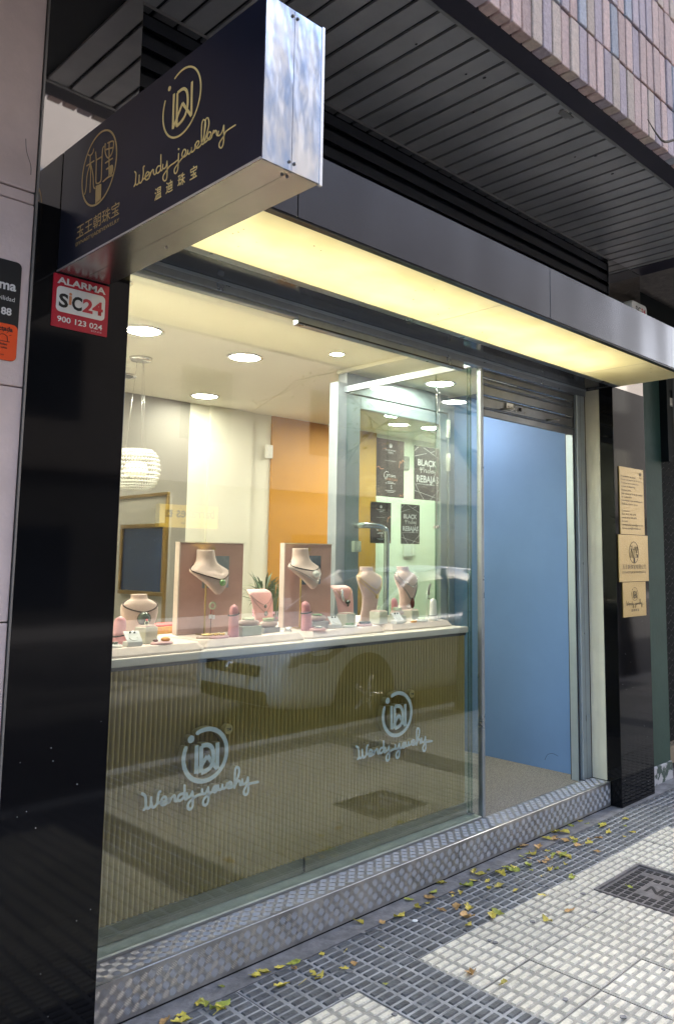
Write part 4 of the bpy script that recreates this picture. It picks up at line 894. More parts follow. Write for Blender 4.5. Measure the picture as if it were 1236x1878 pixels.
finger(3.065, 2.93, .125, .02, 'pink_gloss', 'pink horn shaped ring stand between the two tall busts', None, .5, -.012)
finger(3.27, 2.845, .12, .021, 'pearl_white', 'white finger stand with dark bracelet at the counter end', 'jade_dark', .25)
def boxy(x, y, w, d, h, mat, label, ang=0, top=None):
    w *= 1.25; d *= 1.15; h *= 1.12
    t = thing('display_box', label, 'box', (x, y, Z0), 'small display boxes')
    g = MB(); ca, sa = math.cos(ang), math.sin(ang)
    q = [(-w / 2, -d / 2), (w / 2, -d / 2), (w / 2, d / 2), (-w / 2, d / 2)]; q = [(x + ca * a - sa * b_, y + sa * a + ca * b_) for a, b_ in q]
    g.loft([[(a, b_, Z0) for a, b_ in q], [(a, b_, Z0 + h) for a, b_ in q]], smooth=False); g.build('body', mat, t, bev=.002)
    if top == 'pad':
        g = MB(); k = .86; g.loft([[(x + (a - x) * k, y + (b_ - y) * k, Z0 + h) for a, b_ in q], [(x + (a - x) * k * .9, y + (b_ - y) * k * .9, Z0 + h + .006) for a, b_ in q]], smooth=False); g.build('pad', 'suede', t)
    return t
def ringobj(t, x, y, z, r, mat, stone=None):
    g = MB(); g.tube([(x + r * math.cos(a), y, z + r + r * math.sin(a)) for a in [2 * math.pi * i / 16 for i in range(16)]], .0018, 6, closed=True); g.build('ring', mat, t)
    if stone: g = MB(); g.ball((x, y, z + 2 * r + .003), .005); g.build('stone', stone, t)
t = boxy(1.60, 2.86, .05, .05, .055, 'box_green', 'pale green cube holding a pale ring, in front of the low bust', R_(15), 'pad'); ringobj(t, 1.60, 2.86, Z0 + .068, .008, 'jade_pale', 'red')
def earstand(x, y, label):
    t = thing('earring_stand', label, 'stand', (x, y, Z0), 'white tilted earring stands')
    g = MB(); g.box(x - .03, x + .03, y - .02, y + .02, Z0, Z0 + .018); g.build('base', 'pearl_white', t, bev=.002)
    g = MB(); g.add([(x - .03, y - .018, Z0 + .0185), (x + .03, y - .018, Z0 + .0185), (x + .03, y + .016, Z0 + .054), (x - .03, y + .016, Z0 + .054), (x - .03, y - .013, Z0 + .0185), (x + .03, y - .013, Z0 + .0185), (x + .03, y + .021, Z0 + .054), (x - .03, y + .021, Z0 + .054)], [(0, 1, 2, 3), (7, 6, 5, 4), (0, 4, 5, 1), (1, 5, 6, 2), (2, 6, 7, 3), (3, 7, 4, 0)]); g.build('tilted_pad', 'white_card', t)
    g = MB(); g.tube([(x + .016 * math.cos(a), y - .006 + .008 * math.sin(a), Z0 + .032 + .010 * math.sin(a)) for a in [math.pi + math.pi * i / 10 for i in range(11)]], .003, 6)
    g.build('earring_hoop', 'pearl_white', t)
    for dx in (-.008, .01): g = MB(); g.ball((x + dx, y + .008, Z0 + .05), .0045); g.build('earring', 'jade_dark', t)
earstand(1.51, 2.795, 'white earring stand in front of the pale green cube')
earstand(2.575, 2.86, 'white earring stand with dark studs before the second pink stand')
earstand(2.985, 2.84, 'white earring stand in front of the tall busts')
def tray(x, y, rx, ry, mat, label, deco=()):
    t = thing('oval_tray', label, 'tray', (x, y, Z0), 'small flat display pads')
    g = MB(); g.loft([ring_pts((x, y, Z0), rx * k, ry * k, z, 0, 22) for k, z in ((1, 0), (1, .006), (.9, .010))]); g.build('pad', mat, t)
    for kind, dx, dy, r, m_ in deco:
        g = MB()
        if kind == 'ring': g.tube([(x + dx + r * math.cos(a), y + dy + r * .8 * math.sin(a), Z0 + .014) for a in [2 * math.pi * i / 20 for i in range(20)]], r * .22, 6, closed=True); g.build('bangle', m_, t)
        elif kind == 'beads':
            for i in range(14): a = 2 * math.pi * i / 14; g.ball((x + dx + r * math.cos(a), y + dy + r * .7 * math.sin(a), Z0 + .016), r * .22, n=6, k=4)
            g.build('bead_bracelet', m_, t)
        else: g.ball((x + dx, y + dy, Z0 + .010 + r * .4), r, n=10, k=6, sz=.5); g.build('stone', m_, t)
    return t
tray(1.43, 2.80, .04, .028, 'pearl_white', 'white round pad with dark beads at the pillar edge', [('beads', 0, 0, .02, 'jade_dark')])
tray(1.625, 2.785, .045, .03, 'pink_leather', 'pink oval pad with an amber and a dark purple stone', [('ball', .015, .0, .018, 'amber'), ('ball', -.022, .008, .011, 'red_dark')])
tray(1.875, 2.86, .05, .03, 'suede', 'suede oval pad beside the first pole base', [('ring', 0, 0, .02, 'brass')])
tray(1.91, 2.825, .045, .026, 'pink_leather', 'pink pad with a dark gold bead bracelet', [('beads', 0, .002, .022, 'brass')])
tray(2.44, 2.825, .045, .026, 'pink_leather', 'pink oval pad with a thin silver bracelet beside the leaning pink stand', [('ring', 0, 0, .022, 'silver')])
tray(2.655, 2.84, .04, .026, 'pearl_white', 'white pad with a green bead bracelet before the second pink stand', [('beads', 0, 0, .02, 'jade')])
tray(2.765, 2.85, .045, .028, 'pink_leather', 'pink pad with chunky dark green beads', [('beads', 0, 0, .028, 'jade_dark')])
tray(3.175, 2.845, .045, .026, 'pearl_white', 'white pad with green and amber beads near the white finger stand', [('beads', 0, 0, .02, 'jade')])
tray(3.10, 2.83, .022, .012, 'amber', 'tiny amber brooch lying near the counter edge')
def cushbox(x, y, w, d, h, mat, label, ring_m, k=1):
    t = boxy(x, y, w, d, h, mat, label, R_(4)); w *= 1.25; d *= 1.15; h *= 1.12
    g = MB(); g.loft([ring_pts((x, y, Z0 + h), w * a, d * a * .9, z, 0, 20) for a, z in ((.34, 0), (.50, .008), (.52, .014), (.42, .024), (.2, .028))]); g.build('cushion', 'suede', t)
    for i in range(k):
        g = MB(); g.tube([(x + .024 * math.cos(a), y + .018 * math.sin(a), Z0 + h + .03 + i * .007) for a in [2 * math.pi * i_ / 20 for i_ in range(20)]], .004, 6, closed=True); g.build('bangle', ring_m, t)
cushbox(2.07, 2.85, .085, .05, .035, 'box_green', 'pale green block with a suede cushion and pale bracelet', 'jade_pale')
cushbox(2.215, 2.90, .075, .05, .02, 'box_grey', 'grey block with stacked green bangles beside the plant', 'jade_pale', 2)
cushbox(2.50, 2.90, .085, .05, .03, 'box_grey', 'low block with cushion and jade bead bracelet before the second panel', 'jade', 1)
cushbox(3.03, 2.885, .07, .05, .032, 'box_green', 'block with cushion and pale green bangles under the pink horn', 'jade_pale', 2)
t = boxy(2.70, 2.915, .06, .055, .052, 'box_green', 'pale green cube with a pad between pink stand and tall bust', R_(12), 'pad')
t = boxy(2.905, 2.895, .058, .055, .055, 'box_green', 'pale green cube with a jade ring before the gold chain bust', R_(12), 'pad'); ringobj(t, 2.905, 2.895, Z0 + .068, .01, 'jade_pale')
t = boxy(3.165, 2.915, .06, .055, .05, 'box_green', 'pale green cube below the grey bead necklace bust', R_(12), 'pad'); ringobj(t, 3.155, 2.915, Z0 + .062, .012, 'silver')
g = MB(); x, y = 2.275, 2.835
for i in range(10): a = i * .63; g.tube([(x + .02 * math.cos(a), y + .015 * math.sin(a), Z0 + .003), (x + .02 * math.cos(a + 2), y + .015 * math.sin(a + 2), Z0 + .024)], .002, 5)
tag(g.build('crystal_ornament', 'silver'), 'small clear crystal ornament at the riser edge', 'ornament')
rbx = thing('brocade_box', 'red and gold brocade lidless box behind the low bust', 'box', (1.9, 3.22, ZT))
g = MB(); g.box(1.80, 1.97, 3.14, 3.26, Z0 - .001, Z0 + .03); g.build('side', 'brocade', rbx, bev=.003)
g = MB(); g.box(1.805, 1.965, 3.145, 3.255, Z0 + .0301, Z0 + .038); g.build('lining', 'red', rbx, bev=.003)
rs2 = thing('ring_pole', 'thin pole stand holding a pale ring with red cord before the pink panel', 'stand', (1.915, 2.90, Z0))
g = MB(); g.tube([(1.915, 2.90, Z0), (1.917, 2.90, Z0 + .115)], .0013, 6); g.build('pole', 'cord_brown', rs2)
g = MB(); g.tube([(1.922 + .013 * math.cos(a), 2.90, Z0 + .128 + .013 * math.sin(a)) for a in [2 * math.pi * i / 18 for i in range(18)]], .0045, 8, closed=True); g.build('ring', 'jade_pale', rs2)
g = MB(); g.box(1.905, 1.918, 2.896, 2.899, Z0 + .075, Z0 + .092); g.box(1.921, 1.932, 2.896, 2.899, Z0 + .072, Z0 + .09); g.build('price_tag', 'white_card', rs2)
g = MB(); g.tube([(1.914, 2.898, Z0 + .116), (1.911, 2.897, Z0 + .092)], .001, 5); g.tube([(1.922, 2.898, Z0 + .116), (1.926, 2.897, Z0 + .09)], .001, 5); g.build('red_cord', 'red', rs2)
bp_ = thing('bracelet_pole', 'silver beaded bracelet hanging on a thin pole beside the grey bead bust', 'stand', (3.32, 2.93, Z0))
g = MB(); g.tube([(3.315, 2.93, Z0), (3.315, 2.93, Z0 + .16)], .0014, 6); g.build('pole', 'silver', bp_)
g = MB(); g.tube([tuple(p) for p in spline([(3.345, 2.93, Z0 + .19), (3.333, 2.93, Z0 + .165), (3.332, 2.93, Z0 + .13)], 4)], .006, 8); g.ball((3.333, 2.93, Z0 + .112), .006); g.build('bracelet', 'plastic_grey', bp_)
def backpanel(x0, x1, y, zt, label, two):
    p = thing('pink_backdrop_board', label, 'panel', ((x0 + x1) / 2, y, Z0), 'tall pink display panels')
    g = MB(); g.box(x0, x1, y, y + .03, Z0, zt); g.build('board', 'suede_deep', p, bev=.003)
    g = MB(); g.box(x0 - .006, x0 - .0002, y - .002, y + .032, Z0, zt + .005); g.box(x0, x1, y - .002, y + .032, zt + .0002, zt + .005); g.build('pale_edge', 'suede_pale', p)
    a, b_, c_, d = x0 + (x1 - x0) * .34, x0 + (x1 - x0) * .76, zt - .195, zt - .055
    g = MB(); g.box(a, b_, y - .0015, y - .0002, c_, d); ph = g.build('photograph', 'photo_dusk' if two else 'photo_blue', p)
    if two:
        g = MB(); g.box(a + .05, b_ - .004, y - .0022, y - .0017, c_ + .004, c_ + .055); g.build('flower_print', 'photo_flower', ph)
    else:
        g = MB(); fr = FY(y - .0016); g.ribbon([tuple(q) for q in spline([(a + .02, d), (a + .045, c_ + .095), (a + .065, c_ + .082), (b_ - .02, c_ + .075), (b_, c_ + .06)], 4)], .003, fr, 0, .0004); g.prism(circ(a + .06, c_ + .083, .012, n=14), fr, 0, .0006); g.build('pendant_print', 'jade_dark', ph)
    lg = MB(); cx = (x0 + x1) / 2; logo(lg, FY(y), cx, zt - .024, .010, .0022, .0002, .0009); lg.build('logo', 'brass', p)
    text('lettering', 'Wendy', FY(y), cx, zt - .048, .008, 'brass', p, align='CENTER', shear=.3)
backpanel(1.845, 2.172, 3.04, 1.553, 'tall pink panel with a pendant photograph behind the neck bust nearer the pillar', False)
backpanel(2.405, 2.70, 3.03, 1.558, 'tall pink panel with a dusk and flower photograph behind the second neck bust', True)
# plant behind the counter things
pt = thing('potted_plant', 'dark green spiky plant with pink flowers in a grey pot', 'plant', (2.60, 3.42, ZT))
g = MB(); g.lathe([(.05, 0), (.06, .0), (.075, .08), (.07, .085), (.066, .07)], (2.60, 3.42, ZT + .0005), 20); g.build('pot', 'pot_grey', pt)
rp = random.Random(8); g = MB()
def blade(g, p0, d, L, w, droop):
    P = [Vector(p0) + Vector(d) * (L * t) + Vector((0, 0, -droop * L * t * t)) for t in (0, .25, .5, .75, 1)]; sd_ = Vector(d).cross(Vector((0, 0, 1))).normalized() * w
    v = []; 
    for i, p in enumerate(P):
        k = (.4, 1, .9, .55, .02)[i]; v += [p - sd_ * k, p + sd_ * k + Vector((0, 0, w * .3 * k))]
    g.add(v, [(2 * i, 2 * i + 1, 2 * i + 3, 2 * i + 2) for i in range(4)], 0, True)
for i in range(70):
    a = rp.uniform(0, 6.283); e = rp.uniform(.35, 1.35); h = rp.uniform(.10, .22)
    blade(g, (2.575 + .03 * math.cos(a), 3.42 + .03 * math.sin(a), ZT + h), (math.cos(a) * math.cos(e), math.sin(a) * math.cos(e), math.sin(e)), rp.uniform(.10, .17), .006, rp.uniform(.2, .7))
g.build('leaves', 'leaf_green', pt)
g = MB()
for i in range(120):
    a = rp.uniform(0, 6.283); r = rp.uniform(0, .075)
    blade(g, (2.62 + r * math.cos(a), 3.40 + r * math.sin(a), ZT + .06), (math.cos(a) * .25, math.sin(a) * .25, .97), rp.uniform(.12, .24), .0035, .1)
g.build('grass_blades', 'leaf_grass', pt)
g = MB()
for i in range(60): g.ball((2.53 + rp.uniform(-.06, .07), 3.36 + rp.uniform(-.03, .03), ZT + .05 + rp.uniform(0, .05)), .006, n=5, k=3)
o = g.build('flowers', 'flower_pink', pt); o['kind'] = 'stuff'

# ------------------------------------------------------------------ projecting sign
XS0, XS1, YE = 1.016, 1.180, 1.396
sn = thing('projecting_sign', 'navy and gold double shop sign box with shiny steel end', 'sign', (1.1, 1.95, 2.39))
g = MB(); g.box(XS0, XS1, YE + .002, YP - .001, 2.392, 2.79); g.build('box_body', 'sign_steel', sn, bev=.001)
g = MB(); g.box(XS0 - .003, XS0 - .0002, YE + .001, YP - .001, 2.3935, 2.79); g.build('face_panel', 'sign_navy', sn)
g = MB(); g.box(XS0 - .0055, XS0 - .0035, YE + .001, YP - .001, 2.389, 2.394); g.build('face_edge', 'edge_steel', sn)
for x0, x1 in ((XS0 - .002, 1.0965), (1.098, XS1 + .002)):
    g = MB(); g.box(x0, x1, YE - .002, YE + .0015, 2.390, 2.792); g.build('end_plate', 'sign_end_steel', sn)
    g = MB(); g.box(x0, x1, YE + .002, YP - .002, 2.3885, 2.3915); g.build('bottom_plate', 'sign_steel', sn)
g = MB(); g.box(XS1 + .002, XS1 + .010, YE - .004, YE + .004, 2.386, 2.795); g.build('end_rail', 'edge_steel', sn)
for x, z in ((1.090, 2.41), (1.105, 2.41), (1.090, 2.775), (1.105, 2.775)):
    g = MB(); g.ball((x, YE - .003, z), .0042); g.build('screw', 'cast_iron', sn)
for x, y in ((1.09, 1.42), (1.105, 1.42), (1.14, 2.02)):
    g = MB(); g.ball((x, y, 2.388), .0042); g.build('screw', 'cast_iron', sn)
FS = frame((XS0 - .003, YP, 0), (0, -1, 0), (0, 0, 1), (-1, 0, 0))
a = MB(); logo(a, FS, .711, 2.668, .0925, .0082, .0003, .0014, wr=.0052); a.build('monogram', 'gold_print', sn)
a = MB(); script(a, SCRIPT_SIGN, FS, .0036, .0003, .0014); a.prism(circ(.7073, 2.5411, .0028, n=10), FS, .0003, .0014); a.build('script_letters', 'gold_print', sn)
a = MB(); emblem(a, FS, .2553, 2.6464, .1095, .1125, .0042, .0003, .0012); a.build('oval_emblem', 'gold_dim', sn)
text('lettering', '玉王朝珠宝', FS, .127, 2.459, .043, 'gold_dim', sn, width=.271, bold=0)
text('lettering', 'DYNASTYJADEYEWELRY', FS, .127, 2.438, .0115, 'gold_dim', sn, width=.274)
for i, ch_ in enumerate('温迪珠宝'):
    text('lettering', ch_, FS, .594 + i * .0575, 2.436, .034, 'gold_print', sn, bold=.012)
# ------------------------------------------------------------------ alarm plates
al = thing('alarm_plate', 'red and white alarm company plate on the black pillar', 'sign', (1.09, YP, 2.22))
a = MB(); a.prism(rrect(1.002, 1.186, 2.212, 2.384, .002), FY(YP), .0, .003); a.build('plate', 'alarm_red', al)
a = MB(); a.prism(rrect(1.014, 1.174, 2.263, 2.346, .014), FY(YP), .003, .0036); a.build('white_field', 'alarm_white', al)
text('lettering', 'ALARMA', FY(YP), 1.094, 2.354, .021, 'alarm_white', al, n=.0036, width=.16, align='CENTER', bold=.035)
text('lettering', 'S', FY(YP), 1.022, 2.280, .043, 'ink_black', al, n=.0042, width=.03, bold=.035)
text('lettering', 'i', FY(YP), 1.0535, 2.293, .041, 'poster_gold', al, n=.0042, bold=.03)
text('lettering', 'C', FY(YP), 1.064, 2.280, .043, 'ink_black', al, n=.0042, width=.033, bold=.035)
text('lettering', '24', FY(YP), 1.099, 2.280, .043, 'alarm_ink_red', al, n=.0044, width=.068, bold=.035)
text('lettering', '900 123 024', FY(YP), 1.094, 2.231, .018, 'alarm_white', al, n=.0036, width=.148, align='CENTER', bold=.02)
text('lettering', 'D.G.P. 4118', FY(YP), 1.166, 2.220, .005, 'alarm_white', al, n=.0036, width=.034, align='RIGHT')
al = thing('alarm_sticker', 'black and orange alarm sticker at the frame edge on the rose stone wall', 'sign', (.8, YP, 2.08))
YQ = YP + .008
a = MB(); a.prism(rrect(.60, .908, 2.078, 2.388, .016), FY(YQ), 0, .002); a.build('plate', 'ink_black', al)
a = MB(); a.prism(rrect(.602, .9075, 2.0785, 2.1905, .016), FY(YQ), .002, .0026); a.build('orange_field', 'orange', al)
text('lettering', 'alarma', FY(YQ), .895, 2.296, .030, 'alarm_white', al, n=.0026, align='RIGHT', bold=.03)
text('lettering', 'movilidad', FY(YQ), .893, 2.262, .014, 'alarm_white', al, n=.0026, align='RIGHT')
text('lettering', '88', FY(YQ), .886, 2.218, .022, 'alarm_white', al, n=.0026, align='RIGHT', bold=.03)
text('lettering', 'conectada', FY(YQ), .893, 2.168, .014, 'ink_black', al, n=.0032, align='RIGHT', bold=.03)
text('lettering', 'Aviso', FY(YQ), .868, 2.124, .007, 'ink_black', al, n=.0032, align='CENTER', bold=.03)
text('lettering', 'a policía', FY(YQ), .868, 2.112, .007, 'ink_black', al, n=.0032, align='CENTER', bold=.03)
text('lettering', '.com', FY(YQ), .872, 2.092, .006, 'ink_black', al, n=.0032, align='RIGHT')
a = MB(); fr = FY(YQ); a.ribbon([(.852, 2.137), (.854, 2.152), (.862, 2.157), (.870, 2.157), (.878, 2.152), (.880, 2.137)], .0016, fr, .0026, .0032); a.ribbon([(.846, 2.136), (.886, 2.136)], .0016, fr, .0026, .0033)
for i in range(5): q = R_(30 + 30 * i); a.ribbon([(.866 + .021 * math.cos(q), 2.147 + .017 * math.sin(q)), (.866 + .027 * math.cos(q), 2.147 + .022 * math.sin(q))], .0014, fr, .0026, .0032)
a.build('siren_icon', 'ink_black', al)
# ------------------------------------------------------------------ plaques on the pillar by the entrance
def plaque(x0, x1, z0, z1, dy, label):
    p = thing('plaque', label, 'plaque', ((x0 + x1) / 2, YP - dy, z0), 'brushed gold plaques on the pillar')
    g = MB(); g.box(x0, x1, YP - dy - .006, YP - dy, z0, z1); g.build('plate', 'plaque_gold', p, bev=.001); return p, FY(YP - dy - .006)
p, fr = plaque(4.622, 4.950, 1.655, 2.088, .001, 'tall gold plaque with lines of small text, topmost on the pillar')
for i, s_ in enumerate(['Proveedor de joyas', 'Diseño de joyería de alta gama,', 'Diseños personalizados', 'Jadeíta de Myanmar', 'Hetian jade', 'Jade natural en bruto de calidad', 'de colección', 'Diamantes con certificación', 'Zafiros. Entre otros', '', 'Contacto:', 'Tel:  912 345 678', 'móvil: 612 345 678', 'Email:', 'wendyjewelleryspain@gmail.com', 'dynasty-jade@hotmail.com']):
    if s_: text('lettering', s_, fr, 4.642, 2.022 - i * .0222, .0115, 'plaque_ink', p, width=min(.285, .0098 * len(s_) + .02), bold=.012)
a = MB(); logo(a, fr, 4.905, 2.055, .012, .0025, .0002, .0008); a.build('logo', 'plaque_ink', p)
text('lettering', 'Wendy', fr, 4.905, 2.028, .008, 'plaque_ink', p, align='CENTER', shear=.3)
p, fr = plaque(4.588, 4.985, 1.354, 1.652, .003, 'square gold plaque with an oval emblem and Chinese characters')
a = MB(); emblem(a, fr, 4.787, 1.54, .062, .068, .0032, .0002, .0008); a.build('oval_emblem', 'plaque_ink', p)
text('lettering', '玉王朝珠宝有限公司', fr, 4.787, 1.432, .032, 'plaque_ink', p, width=.32, align='CENTER')
text('lettering', 'DYNASTYJADEYEWELRY SL', fr, 4.787, 1.407, .014, 'plaque_ink', p, width=.32, align='CENTER')
p, fr = plaque(4.632, 4.940, 1.133, 1.351, .001, 'small gold plaque with monogram and script, lowest on the pillar')
a = MB(); logo(a, fr, 4.787, 1.275, .042, .005, .0002, .0008, wr=.0025); a.build('monogram', 'plaque_ink', p)
a = MB(); script(a, CS, fr, .0028, .0002, .0008, 0, None, .235, (4.787, 1.215)); a.build('script_letters', 'plaque_ink', p)
text('lettering', '温迪珠宝', fr, 4.787, 1.165, .017, 'plaque_ink', p, width=.11, align='CENTER', bold=.01)
# alarm siren on top of the canopy
si = thing('alarm_siren', 'white alarm siren box with red lettering on top of the canopy', 'siren', (4.76, 2.36, 2.9))
a = MB(); a.prism(rrect(4.68, 4.90, 2.99, 3.185, .03), FY(2.44), 0, .075); a.build('housing', 'plastic_white', si, bev=.01)
text('lettering', 'SiC', FY(2.365), 4.735, 3.115, .04, 'ink_black', si, n=.0006, bold=.03, width=.07)
text('lettering', '24', FY(2.365), 4.812, 3.115, .04, 'alarm_ink_red', si, n=.0006, bold=.03, width=.06)
# ------------------------------------------------------------------ neighbour: green shopfront
gs = thing('green_shopfront', 'dark green painted shopfront with peeling base beside the black pillar', 'shopfront', (5.6, 2.55, 0))
g = MB(); g.box(5.006, 5.44, 2.552, 2.9, .115, 3.0); g.build('pilaster', 'green_paint', gs, bev=.003)
g = MB(); g.box(5.006, 5.44, 2.540, 2.9, -.01, .113); g.build('peeling_base', 'peeled_base', gs, bev=.004)
g = MB(); g.box(5.44, 7.6, 2.75, 2.9, 0, 3.44); g.build('dark_recess', 'dark_metal', gs)
g = MB(); g.box(5.006, 7.6, 2.60, 2.9, 2.78, 3.44); g.build('dark_header', 'dark_metal', gs)
g = MB(); g.box(5.45, 5.50, 2.50, 2.62, 2.2, 3.0); g.build('awning_bracket', 'dark_metal', gs)
g = MB(); g.tube([(5.56, 2.5, 2.9), (5.56, 2.5, 2.32), (5.75, 2.5, 2.16)], .008, 8); g.build('awning_arm', 'trim_steel', gs)
for k in range(4):
    g = MB(); g.box(5.25, 7.5, 1.95 + k * .05, 1.985 + k * .05, 3.36, 3.375); g.build('awning_slat', 'alu_pale', gs)
gw = MB()
for row in range(40):
    z = .15 + row * .055; pts = []
    for i in range(33): x = 5.45 + i * .0225; pts.append((x, 2.70, z + .014 * math.sin(i * math.pi / 2 + (row % 2) * math.pi)))
    gw.tube(pts, .002, 4)
o = gw.build('grille_wires', 'cast_iron_dark', gs); o['kind'] = 'stuff'
g = MB(); g.box(7.6, 34, 2.5, 3.2, -.1, ZS + .02); tag(g.build('neighbour_wall', 'stucco_base'), 'grey ground floor wall further along the street', 'wall')
g = MB(); g.box(-30, 34, 5.9, 16, -.1, ZS + .02); g.build('ground_floor_mass', 'mortar', bl)
g = MB(); g.box(5.0, 7.6, 2.9, 3.1, -.1, ZS); g.build('ground_floor_pier', 'mortar', bl)
# ------------------------------------------------------------------ drain cover
dc = thing('drain_cover', 'square cast iron drain cover set into the white tiles', 'drain cover', (3.61, 1.78, 0))
X0, X1, Y0, Y1 = 3.396, 3.824, 1.576, 1.981
g = MB(); g.box(X0, X1, Y0, Y0 + .014, -.03, .002); g.box(X0, X1, Y1 - .014, Y1, -.03, .002); g.box(X0, X0 + .014, Y0 + .014, Y1 - .014, -.03, .002); g.box(X1 - .014, X1, Y0 + .014, Y1 - .014, -.03, .002); g.build('frame', 'cast_iron', dc)
g = MB(); g.box(X0 + .016, X1 - .016, Y0 + .016, Y1 - .016, -.03, -.006); g.build('plate', 'cast_iron', dc)
n = 9; du = (X1 - X0 - .05) / n; dv = (Y1 - Y0 - .05) / n
for i in range(n):
    for j in range(n):
        if (2 <= i <= 5 and 3 <= j <= 5) or (i == 7 and 1 <= j <= 7): continue
        x = X0 + .025 + i * du; y = Y0 + .025 + j * dv
        g = MB(); g.box(x + .006, x + du - .006, y + .006, y + dv - .006, -.0062, -.004); g.build('square_pad', 'cast_iron_dark', dc)
FT = frame((0, 0, -.006), (0, -1, 0), (1, 0, 0), (0, 0, 1))
text('raised_letter', 'N', FT, -(Y0 + .24), X0 + .16, .07, 'cast_iron_dark', dc, n=.001, bold=.03)
text('raised_letter', 'D', FT, -(Y0 + .17), X0 + .16, .07, 'cast_iron_dark', dc, n=.001, bold=.03)
# ------------------------------------------------------------------ fallen leaves
rl = random.Random(21)
for _ in range(34):
    LEAVES.append((min(4.5, max(1.5, rl.gauss(3.45, .45))), min(2.515, rl.gauss(2.38, .09))))
def leaf_mesh(k):
    q = random.Random(k); L = .5; pts = []
    for i in range(9):
        s_ = i / 8; w = .30 * math.sin(math.pi * min(1, s_ * 1.05)) ** .8 * (1 - .25 * s_) + .008; pts.append((s_ - .5, w * q.uniform(.5, 1.35), w * q.uniform(.5, 1.35)))
    cu_, tw_, fo = q.uniform(.1, 1.1), q.uniform(-.5, .5), q.uniform(.1, 1.0)
    v = []
    for x, w, w2 in pts:
        z = cu_ * x * x; v += [(x, w, z + abs(w) * fo + tw_ * x * .5 + q.uniform(-.05, .05)), (x, q.uniform(-.03, .03), z + .02), (x, -w2, z + abs(w2) * fo - tw_ * x * .5 + q.uniform(-.05, .05))]
    mz = min(p[2] for p in v); v = [(a, b_, c_ - mz) for a, b_, c_ in v]
    f = []
    for i in range(8): f += [(3 * i, 3 * i + 1, 3 * i + 4, 3 * i + 3), (3 * i + 1, 3 * i + 2, 3 * i + 5, 3 * i + 4)]
    me = bpy.data.meshes.new('leaf'); me.from_pydata(v, [], f); me.update(); return me
LM = []
for m_ in ('leaf_yellow', 'leaf_yellow', 'leaf_olive', 'leaf_rust'):
    for k in range(4): me = leaf_mesh(len(LM)); me.materials.append(MATS[m_]); LM.append(me)
for i, (x, y) in enumerate(LEAVES):
    o = bpy.data.objects.new('fallen_leaf', LM[rl.randrange(16)]); COL.objects.link(o)
    s_ = rl.choice((rl.uniform(.024, .042), rl.uniform(.038, .072), rl.uniform(.038, .072))); o.scale = (s_, s_, s_ * rl.uniform(.5, 1.1)); o.location = (x, y, .0015); o.rotation_euler = (rl.uniform(-.15, .15), rl.uniform(-.15, .15), rl.uniform(0, 6.28))
    lab = 'yellowed fallen leaf on the white tiles' if y < 2.12 else ('yellowed fallen leaf on the dark tiles below the entrance' if x > 3.0 else ('yellowed fallen leaf on the dark tiles under the middle of the window' if x > 2.2 else 'yellowed fallen leaf on the dark tiles near the black pillar'))
    lab = lab.replace('yellowed', {'leaf_yellow': 'yellow', 'leaf_olive': 'olive green', 'leaf_rust': 'brown'}[o.data.materials[0].name])
    tag(o, lab, 'leaf', 'fallen leaves on the pavement')
for x, y, a, L, ls_ in ((1.93, 2.30, .3, .05, 'below the nearer counter emblem'), (2.33, 2.27, 1.6, .035, 'pointing straight away from the step'), (2.20, 2.36, .4, .03, 'shortest, close to the step'), (1.62, 2.36, .35, .07, 'longest, nearest the black pillar')):
    g = MB(); g.tube([(x, y, .003), (x + L * math.cos(a), y + L * math.sin(a), .004)], .0011, 5)
    tag(g.build('leaf_stalk', 'leaf_yellow'), 'thin dry leaf stalk on the dark tiles, ' + ls_, 'stalk', 'dry stalks on the pavement')
g = MB(); g.lathe([(.012, 0), (.013, .002), (.008, .004)], (2.585, 2.345, .002), 12); tag(g.build('pebble', 'white_card'), 'small white pebble on the dark tiles below the window', 'pebble')

# ------------------------------------------------------------------ parked car at the kerb (seen mirrored in the window)
ZR = -.12
car = thing('parked_car', 'white hatchback parked at the kerb, mirrored in the shop window', 'car', (6.55, -1.1, ZR))
CXF, CYC, CL, CW = 4.50, -1.10, 4.15, .88
st_ = [  # x, half width bottom, half width belt, z bottom, z belt, half width top, z top
    (0.00, .60, .55, .30, .55, .42, .58), (.06, .72, .68, .24, .66, .55, .70), (.20, .80, .78, .20, .74, .66, .80), (.45, .85, .85, .19, .82, .74, .89), (.80, .87, .87, .19, .88, .78, .96),
    (1.15, .88, .88, .19, .92, .80, 1.02), (1.30, .88, .88, .19, .94, .80, 1.04), (2.2, .88, .88, .19, .97, .80, 1.05), (3.2, .88, .87, .19, .99, .78, 1.06), (3.8, .86, .84, .22, 1.0, .74, 1.06), (4.05, .82, .80, .28, .98, .70, 1.03), (4.15, .72, .70, .38, .9, .6, .95)]
rings = []
for x, wb_, wbelt, zb, zbl, wt_, ztp in st_:
    h = [(0, zb), (wb_ * .85, zb), (wb_, zb + .10), (max(wb_, wbelt) * 1.005, (zb + zbl) / 2), (wbelt, zbl - .06), (wbelt * .97, zbl), (wt_, ztp - .02), (wt_ * .6, ztp), (0, ztp + .01)]
    full = h + [(-y, z) for y, z in reversed(h[1:-1])]
    rings.append([(CXF + x, CYC + y, ZR + z) for y, z in full])
g = MB(); g.loft(rings); o = g.build('body', 'car_white', car); m_ = o.modifiers.new('s', 'SUBSURF'); m_.levels = m_.render_levels = 1
